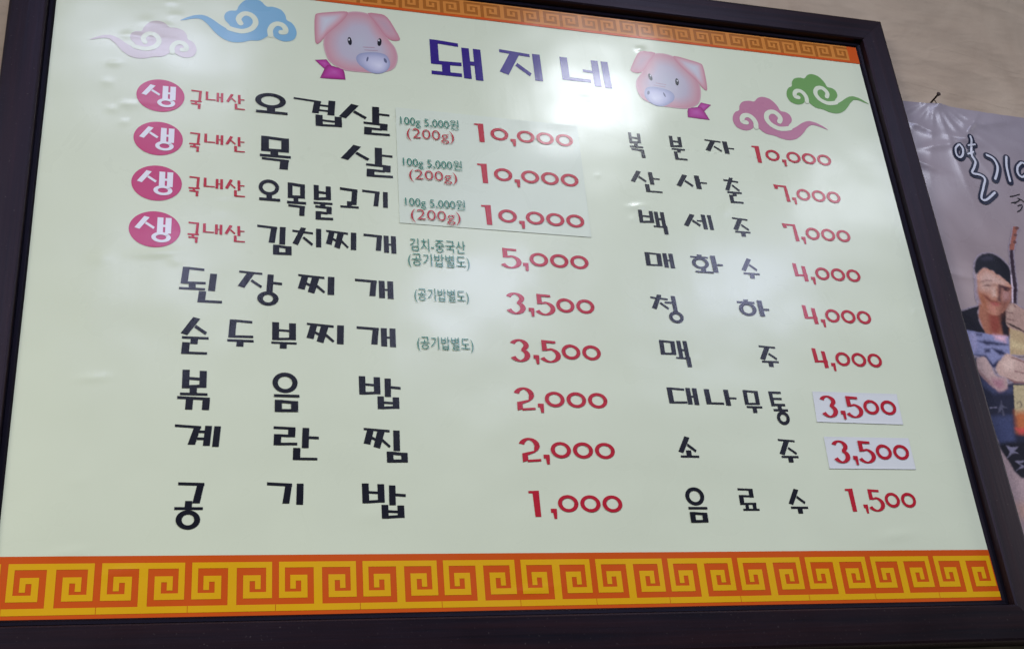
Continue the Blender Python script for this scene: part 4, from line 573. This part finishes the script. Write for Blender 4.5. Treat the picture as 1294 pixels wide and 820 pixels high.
# laminated sheet: gently waving, with air bubbles and ridges under the film
def sheet_lift(x, z):
    h = 0.0007*mnoise.noise((x*2.3, z*2.9, 7.7))+0.0003*mnoise.noise((x*6.1, z*6.7, 2.7))
    for bx, bz, rx, rz, bh in BUMPS:
        dx, dz = (x-bx)/rx, (z-bz-(x-bx)*0.12)/rz
        d = dx*dx+dz*dz
        if d < 7: h += 0.4*bh*math.exp(-d)
    return h
NX, NZ = 420, 330
xs = [-BOARD_W/2-0.003+(BOARD_W+0.006)*i/NX for i in range(NX+1)]
zs = [-0.003+(BOARD_H+0.006)*j/NZ for j in range(NZ+1)]
vs = [(x, -sheet_lift(x, z), z) for z in zs for x in xs]
fs = [(j*(NX+1)+i, j*(NX+1)+i+1, (j+1)*(NX+1)+i+1, (j+1)*(NX+1)+i) for j in range(NZ) for i in range(NX)]
sheet = mesh_obj('menu_sheet', vs, fs, [INK['sheet']], board, smooth=True)

# fretwork bands
KEY = [(.08, .22, .115, .70), (.22, 1.0, .115, .21), (.22, .60, .60, .70), (.60, .75, .33, .70), (.345, .60, .33, .425),
       (.345, .475, .425, .555), (.90, 1.0, .21, .80), (.007, 1.0, .80, .905)]
def band(z_in, z_out, first, cell, count, mats, name, margin):
    """z_in: edge towards the lettering; keys hang from it"""
    P = Print(-0.0003, sheet_lift)
    hw = BOARD_W/2
    lo, hi = min(z_in, z_out), max(z_in, z_out)
    lo, hi = (lo-0.003, hi) if z_out < z_in else (lo, hi)
    P.grid(-hw-0.003, hw+0.003, lo, hi, 0)
    P.y -= 0.00025
    if margin:
        za, zb = z_in, z_in+(z_out-z_in)*.13
        P.grid(-hw-0.003, hw+0.003, min(za, zb), max(za, zb), 2)
        P.grid(hw-margin, hw+0.003, min(zb, z_out), max(zb, z_out), 2)
        P.y -= 0.0001
    for c in range(count):
        for sgn in (1, -1):
            x_sep = first+cell*(c+(0 if sgn > 0 else 1))
            for x0, x1, y0, y1 in KEY:
                a, b = x_sep+sgn*x0*cell/2, x_sep+sgn*x1*cell/2
                a, b = max(min(a, b), -hw-0.003), min(max(a, b), hw-margin)
                if b-a > 0.0005:
                    za, zb = z_in+(z_out-z_in)*y0, z_in+(z_out-z_in)*y1
                    P.grid(a, b, min(za, zb), max(za, zb), 1)
    return P.build(name, [INK[m] for m in mats], sheet)
band(0.0680, 0.0,  -0.6+0.0115-0.0914, 0.0914, 14, ('orange', 'yellow'), 'border_band', 0)
band(BOARD_H-0.0345, BOARD_H+0.003, -0.6-0.0245, 0.0604, 21, ('brown', 'amber', 'orange'), 'border_band', 0.019)

# clouds
for key, _, mirror, r in CLOUDS:
    P = Print(-0.0004, sheet_lift)
    P.unit([CLOUD[0]], r, 0, mirror)
    P.n = 0; P.y -= 0.00025
    x0, x1, z0, z1 = r
    for k, w in ((1, 0.0052), (2, 0.0052)):
        P.stroke([(x0+(x1-x0)*((1-a) if mirror else a), z0+(z1-z0)*b) for a, b in CLOUD[k]], w*(x1-x0)/0.105, 1)
    P.build('cloud_picture', [INK['leaf' if key == 'green' else key], INK['sheet']], sheet,
            {'pink': 'faint pink printed cloud', 'blue': 'sky blue printed cloud', 'rose': 'rose printed cloud', 'green': 'green printed cloud'}[key])

# pig heads
for mirror, r in PIGS:
    P = Print(-0.0004, sheet_lift, 0.00002)
    x0, x1, z0, z1 = r
    W_ = lambda k: [(x0+(x1-x0)*((1-a) if mirror else a), z0+(z1-z0)*b) for a, b in PIG[k]]
    def mid(k, fx, fz):
        p = W_(k); ax = [q[0] for q in p]; az = [q[1] for q in p]
        fx = 1-fx if mirror else fx
        return (min(ax)+(max(ax)-min(ax))*fx, max(az)-(max(az)-min(az))*fz)
    P.grad(W_('bow_tail'), 4); P.grad(W_('bow'), 4)
    P.grad(W_('head'), 0, mid('head', .50, .55), 8)
    P.grad(W_('far_ear'), 2, mid('far_ear', .55, .45)); P.grad(W_('ear'), 1, mid('ear', .36, .32), 8)
    P.grad(W_('snout'), 3, mid('snout', .68, .62), 6)
    for k in ('nos', 'nos2'): P.poly(W_(k), 6)
    for k in ('fold', 'fold2'): P.poly(W_(k), 7)
    for k in ('eye', 'eye2'): P.poly(W_(k), 5)
    for k in ('gl', 'gl2'): P.poly(W_(k), 8)
    P.build('pig_picture', [INK['pig'], INK['ear'], INK['far_ear'], INK['snout'], INK['bow'], INK['black'],
                            laminate('nostril_ink', (0.12, 0.13, 0.22)), laminate('fold_ink', (0.45, 0.28, 0.36)), INK['white']], sheet,
            'printed pig head facing left with a bow at its right' if mirror else 'printed pig head facing right with a bow at its left')

# lettering
for name, ink, label, glyphs in TXT:
    if name == 'origin_note':
        P = Print(-0.0004, sheet_lift)
        for c, r in glyphs: P.unit(letter(c), r)
        P.build(name, [INK[ink]], sheet, label)
        continue
    for c, r in glyphs:
        P = Print(-0.0004, sheet_lift)
        P.unit(letter(c), r)
        P.build(name.replace('name', 'letter').replace('shop_title', 'title_letter'), [INK[ink]], sheet, '%s letter %s of %s' % (label.split()[0], c, label.split()[-1]))
for disc, let in BADGE:
    P = Print(-0.0004, sheet_lift)
    x0, x1, z0, z1 = disc
    pts = [((x0+x1)/2+(x1-x0)/2*math.cos(k*PI/32), (z0+z1)/2+(z1-z0)/2*math.sin(k*PI/32)) for k in range(64)]
    P.poly(pts, 0)
    P.n = 10; P.y -= 0.0002; P.unit(letter('생'), let, 1)
    P.build('fresh_badge', [INK['badge'], INK['white']], sheet, 'pink disc with white lettering reading 생')
for s, r in PRICE:
    P = Print(-0.0004, sheet_lift)
    P.unit(numerals(s), r)
    P.build('price', [INK['red']], sheet, 'red price reading '+s)
for s, r in NOTE:
    text_mesh('small_note', s, r, -0.0012, INK['green'], sheet, 'small green lettering reading '+s, -0.003)

# ------------------------------------------------------------------ paper stuck over the print
def paper(name, label, cat, corners, thick, y, mat, group=None, curl=0.0):
    cx = sum(c[0] for c in corners)/4; cz = min(c[1] for c in corners)
    root = thing(name, label, cat, BASE+Vector((cx, 0, cz)), group)
    n, m = 28, 16
    tl, tr, br, bl = [Vector((c[0]-cx, c[1]-cz)) for c in corners]
    v, f = [], []
    for back in (0, 1):
        for j in range(m+1):
            for i in range(n+1):
                a, b = i/n, j/m
                q = (bl*(1-a)+br*a)*(1-b)+(tl*(1-a)+tr*a)*b
                lift = sheet_lift(q.x+cx, q.y+cz)
                e = max(0, (abs(a-.5)-.46)/.04)+max(0, (abs(b-.5)-.45)/.05)
                lift += curl*min(e, 1.2)*(0.6+0.5*mnoise.noise((q.x*30, q.y*30, 3)))
                v.append((q.x, y-lift-(0 if back else thick), q.y))
    K = (n+1)*(m+1)
    for j in range(m):
        for i in range(n):
            a = j*(n+1)+i
            f.append((a, a+1, a+n+2, a+n+1)); f.append((K+a, K+a+n+1, K+a+n+2, K+a+1))
    edge = [i for i in range(n+1)]+[(j+1)*(n+1)-1 for j in range(1, m+1)]+[m*(n+1)+i for i in range(n-1, -1, -1)]+[j*(n+1) for j in range(m-1, 0, -1)]
    for a, b in zip(edge, edge[1:]+edge[:1]): f.append((a, K+a, K+b, b))
    mesh_obj('paper_sheet', v, f, [mat], root)
    return root, cx, cz
strip_mat = laminate('grey_film_paper', (0.675, 0.735, 0.60), 0.02)
white_mat = laminate('white_sticker_paper', (0.70, 0.72, 0.725), 0.02, rough=0.4, coat=0.3)
strip, cx, cz = paper('price_patch', 'large pale grey paper patch with three 10,000 prices stuck on the menu board', 'paper label', STRIP, 0.00025, -0.0004, strip_mat, curl=0.0002)
for s, r in STRIP_PRICE:
    P = Print(-0.0011, lambda x, z: sheet_lift(x+cx, z+cz))
    P.unit(numerals(s), (r[0]-cx, r[1]-cx, r[2]-cz, r[3]-cz)); P.build('price', [INK['red']], strip, 'red price reading '+s)
for s, ink, r in STRIP_NOTE:
    text_mesh('portion_note', s, (r[0]-cx, r[1]-cx, r[2]-cz, r[3]-cz), -0.0022, INK[ink], strip, 'small %s lettering reading %s' % (ink, s), -0.010 if ink == 'red' else -0.004)
for k, (corners, (s, r)) in enumerate(zip(STICKERS, STICK_PRICE)):
    lab = ('white 3,500 price sticker beside 대나무통, the upper of the two', 'white 3,500 price sticker beside 소주, just above the 1,500 price')[k]
    root, px, pz = paper('price_sticker', lab, 'sticker', corners, 0.0002, -0.0005, white_mat, 'white price stickers on the menu board', curl=0.0002)
    P = Print(-0.0012, lambda x, z: sheet_lift(x+px, z+pz))
    P.unit(numerals(s), (r[0]-px, r[1]-px, r[2]-pz, r[3]-pz)); P.build('price', [INK['red']], root, 'red price reading '+s)

# ------------------------------------------------------------------ poster on the wall, half behind the frame
(pax, paz), (pbx, pbz) = POSTER_TOP
slope = (pbz-paz)/(pbx-pax)
PX0, PX1, PH = 0.59, 1.20, 0.84
ptop = lambda x: paz+(x-pax)*slope
porg = Vector((0.74, WALL_Y, paz-PH))
poster = thing('poster', 'creased glossy grey poster of a man with a guitar, right of the menu board', 'poster', BASE+porg)
NAILX, NAILZ = 0.7305, 0.8145
CREASES = [(-1.25, .050, .0042), (-0.75, .075, .0034), (-0.30, .060, .0046), (0.12, .095, .0040), (0.48, .080, .0050), (0.85, .105, .0044), (1.12, .130, .0040), (1.36, .100, .0036)]
CRUMPLES = [(0.665, 0.783, 0.5, .030, .0034), (0.690, 0.760, -0.4, .028, .0036), (0.790, 0.772, 0.9, .034, .0040), (0.770, 0.742, -0.2, .030, .0036),
            (0.672, 0.690, -0.35, .036, .0030), (0.830, 0.780, 0.2, .036, .0034), (0.715, 0.725, 0.25, .030, .0030), (0.655, 0.748, 1.1, .022, .0030)]
def poster_lift(x, z):
    """creases fanning out from the nail, crumples, a fold across the face, slow waves; x, z in board coordinates"""
    dx, dz = x-NAILX, NAILZ-z
    h = 0.0
    for a, ln, amp in CREASES:
        s, c = math.sin(a), math.cos(a)
        al = dx*s+dz*c; pe = dx*c-dz*s
        if al > 0: h += amp*min(1, al/0.012)*math.exp(-al/ln)*math.exp(-abs(pe)/(0.0035+0.05*al))
    for cx_, cz_, a, ln, amp in CRUMPLES:
        al = (x-cx_)*math.cos(a)+(z-cz_)*math.sin(a); pe = -(x-cx_)*math.sin(a)+(z-cz_)*math.cos(a)
        h += amp*math.exp(-(al/ln)**2)*math.exp(-abs(pe)/0.006)
    zf = 0.487-0.19*(x-0.70); h += 0.0016*math.exp(-abs(z-zf)/0.006)
    h += 0.0016*(0.5+mnoise.noise((x*6, z*5, 5.5)))+0.0010*mnoise.noise((x*22, z*26, 1.5))*math.exp(-max(dz, 0)/0.12)
    return max(h, 0)
v, f = [], []
n, m = 150, 200
for j in range(m+1):
    for i in range(n+1):
        x = PX0+(PX1-PX0)*i/n; z = ptop(x)-PH*(1-j/m)
        if j == m: z += 0.0006*mnoise.noise((x*60, 0, 0))
        v.append((x-porg.x, -0.0016-poster_lift(x, z), z-porg.z))
f = [(j*(n+1)+i, j*(n+1)+i+1, (j+1)*(n+1)+i+1, (j+1)*(n+1)+i) for j in range(m) for i in range(n)]
def make_poster_mat():
    m = laminate('poster_paper', (0.33, 0.285, 0.315), 0.02, rough=0.28, coat=0.4)
    nt = m.node_tree; p = nt.nodes['Principled BSDF']
    n = node(nt, 'ShaderNodeTexNoise', Scale=4.5, Detail=5.0, Distortion=0.8)
    tc = nt.nodes['Texture Coordinate']; nt.links.new(tc.outputs['Object'], n.inputs['Vector'])
    cr = node(nt, 'ShaderNodeValToRGB'); e = cr.color_ramp.elements
    e[0].position = 0.3; e[0].color = (0.27, 0.22, 0.25, 1); e[1].position = 0.7; e[1].color = (0.43, 0.36, 0.40, 1)
    nt.links.new(n.outputs['Fac'], cr.inputs[0])
    sp = node(nt, 'ShaderNodeSeparateXYZ'); nt.links.new(tc.outputs['Object'], sp.inputs[0])         # base colour runs from slate grey at the top to warm grey below
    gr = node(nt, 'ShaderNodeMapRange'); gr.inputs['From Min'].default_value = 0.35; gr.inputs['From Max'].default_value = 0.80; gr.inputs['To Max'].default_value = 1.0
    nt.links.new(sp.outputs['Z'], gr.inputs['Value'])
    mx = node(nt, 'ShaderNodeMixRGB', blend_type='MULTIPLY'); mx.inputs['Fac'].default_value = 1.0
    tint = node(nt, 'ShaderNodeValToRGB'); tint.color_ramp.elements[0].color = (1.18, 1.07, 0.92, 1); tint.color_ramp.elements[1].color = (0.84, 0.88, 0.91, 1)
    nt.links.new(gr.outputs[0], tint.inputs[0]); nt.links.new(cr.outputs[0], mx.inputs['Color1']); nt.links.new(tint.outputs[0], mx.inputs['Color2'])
    nt.links.new(mx.outputs[0], p.inputs['Base Color'])
    return m
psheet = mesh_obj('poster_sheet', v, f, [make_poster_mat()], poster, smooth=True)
pl = lambda x, z: poster_lift(x+porg.x, z+porg.z)
loc = lambda pts: [(x-porg.x, z-porg.z) for x, z in pts]
gl = lambda name, c, var=0.08: laminate(name, c, var, rough=0.30, coat=0.25)
M_black = gl('printed_black', (0.016, 0.016, 0.024))
M_letter, M_outline = gl('printed_silver', (0.62, 0.63, 0.72)), gl('printed_outline', (0.018, 0.022, 0.05))
PO = POSTER
# the printed photograph of the guitarist: ink tones laid into a fine grid, soft where the print is soft
import numpy as np
gx = np.arange(0.615, 1.02, 0.0011); gz = np.arange(0.05, 0.585, 0.0011)
X, Zg = np.meshgrid(gx, gz)
lin = lambda c: np.array([((v/255+0.055)/1.055)**2.4 for v in c])*1.3
col = np.tile(lin((140, 128, 140)), (X.size, 1)); cover = np.zeros(X.size)
px_, pz_ = X.ravel(), Zg.ravel()
for pts, c, soft in PO['figure']:
    soft *= 1.75
    q = np.array(pts); sel = np.nonzero((px_ > q[:, 0].min()-2*soft) & (px_ < q[:, 0].max()+2*soft) & (pz_ > q[:, 1].min()-2*soft) & (pz_ < q[:, 1].max()+2*soft))[0]
    x, z = px_[sel], pz_[sel]; d = np.full(len(sel), 9.0); inside = np.zeros(len(sel), bool)
    for a, e in zip(q, np.roll(q, -1, 0)):
        ab = e-a; L2 = max((ab**2).sum(), 1e-12)
        t = np.clip(((x-a[0])*ab[0]+(z-a[1])*ab[1])/L2, 0, 1)
        d = np.minimum(d, np.hypot(x-a[0]-t*ab[0], z-a[1]-t*ab[1]))
        hit = (a[1] > z) != (e[1] > z)
        with np.errstate(divide='ignore', invalid='ignore'):
            inside ^= hit & (x < a[0]+(z-a[1])*ab[0]/np.where(ab[1] == 0, 1e-12, ab[1]))
    sd = np.where(inside, d, -d)+0.0009*np.array([mnoise.noise((p*260, r*260, 0.5)) for p, r in zip(x, z)])
    k = np.clip(0.5+sd/(2*soft), 0, 1); k = k*k*(3-2*k)
    col[sel] = col[sel]*(1-k[:, None])+lin(c)*k[:, None]; cover[sel] = np.maximum(cover[sel], k)
keep = cover.reshape(X.shape) > 0.02
ids = -np.ones(X.shape, int); fs = []; nx = len(gx)
kq = keep[:-1, :-1] | keep[1:, :-1] | keep[:-1, 1:] | keep[1:, 1:]
used = np.zeros(X.shape, bool)
used[:-1, :-1] |= kq; used[1:, :-1] |= kq; used[:-1, 1:] |= kq; used[1:, 1:] |= kq
ids[used] = np.arange(used.sum())
vs = [(x-porg.x, -0.0022-poster_lift(x, z), z-porg.z) for x, z in zip(X[used], Zg[used])]
for j, i in zip(*np.nonzero(kq)): fs.append((ids[j, i], ids[j, i+1], ids[j+1, i+1], ids[j+1, i]))
fig = mesh_obj('printed_guitarist', vs, [tuple(int(v) for v in q) for q in fs], [], psheet, smooth=True, label='printed picture of a dark haired man in a pale shirt holding a guitar')
grain = np.random.default_rng(3).normal(0, 1, X.shape)                       # coarse print grain
grain = (grain+np.roll(grain, 1, 0)+np.roll(grain, 1, 1)+np.roll(np.roll(grain, 1, 0), 1, 1))/2
col = np.clip(col*(1+0.07*grain.reshape(-1, 1)), 0.003, 1)
at = fig.data.color_attributes.new('ink', 'FLOAT_COLOR', 'POINT')
at.data.foreach_set('color', np.concatenate([col[used.ravel()], np.ones((int(used.sum()), 1))], 1).ravel().astype(np.float32))
M_photo = laminate('printed_photograph', (0.3, 0.3, 0.3), 0.06, rough=0.28, coat=0.4)
pnt = M_photo.node_tree; hv = [n for n in pnt.nodes if n.type == 'HUE_SAT'][0]
ca = node(pnt, 'ShaderNodeVertexColor', layer_name='ink'); pnt.links.new(ca.outputs['Color'], hv.inputs['Color'])
fig.data.materials.append(M_photo)
P = Print(-0.0024, pl)
for pts, w in PO['title']: P.stroke(loc([(x+0.0008, z-0.0010) for x, z in pts]), w*2.8, 0)
P.build('poster_title_shadow', [M_outline], psheet, 'dark outline of the silver brush lettering')
P = Print(-0.0034, pl)
for pts, w in PO['title']: P.stroke(loc(pts), w*0.85, 0)
P.build('poster_title', [M_letter], psheet, 'silver brush lettering reading 열기')
P = Print(-0.0024, pl)
for pts, w in PO['brush']: P.stroke(loc(pts), w, 0)
P.build('brush_note', [M_black], psheet, 'small black brush lettering')

# ------------------------------------------------------------------ nail
def tube(v, f, a, b, r0, r1, n=12, caps=True):
    a, b = Vector(a), Vector(b); d = (b-a).normalized()
    u = d.orthogonal().normalized(); w = d.cross(u); k = len(v)
    for c, r in ((a, r0), (b, r1)):
        for i in range(n): v.append(tuple(c+u*r*math.cos(2*PI*i/n)+w*r*math.sin(2*PI*i/n)))
    for i in range(n): f.append((k+i, k+(i+1) % n, k+n+(i+1) % n, k+n+i))
    if caps: f.append(tuple(k+i for i in reversed(range(n)))); f.append(tuple(k+n+i for i in range(n)))
m_nail, nt, p = new_mat('rusty_steel')
nn = node(nt, 'ShaderNodeTexNoise', Scale=300.0, Detail=4.0)
crr = node(nt, 'ShaderNodeValToRGB'); crr.color_ramp.elements[0].color = (0.012, 0.010, 0.012, 1); crr.color_ramp.elements[1].color = (0.07, 0.04, 0.03, 1)
nt.links.new(nn.outputs['Fac'], crr.inputs[0]); nt.links.new(crr.outputs[0], p.inputs['Base Color'])
p.inputs['Metallic'].default_value = 0.6; p.inputs['Roughness'].default_value = 0.5
nail = thing('nail', 'dark steel nail sticking out of the wall above the poster', 'nail', BASE+Vector((NAILX, WALL_Y, NAILZ)))
v, f = [], []
tube(v, f, (0, 0.01, -0.0005), (0.0005, -0.0185, 0.0005), 0.0015, 0.0015)
mesh_obj('nail_shank', v, f, [m_nail], nail)
v, f = [], []
tube(v, f, (0.0005, -0.0182, 0.0005), (0.0006, -0.0205, 0.0005), 0.0028, 0.0036); tube(v, f, (0.0006, -0.0205, 0.0005), (0.0006, -0.0213, 0.0005), 0.0036, 0.0031)
mesh_obj('nail_head', v, f, [m_nail], nail)
v, f = [], []
wire = [(0.0, -0.006, 0.0012), (0.0018, -0.0062, -0.002), (0.0034, -0.0058, -0.006), (0.0050, -0.0060, -0.0095)]
for a, c in zip(wire, wire[1:]): tube(v, f, a, c, 0.0006, 0.0006, 8)
mesh_obj('wire_tie', v, f, [m_nail], nail)
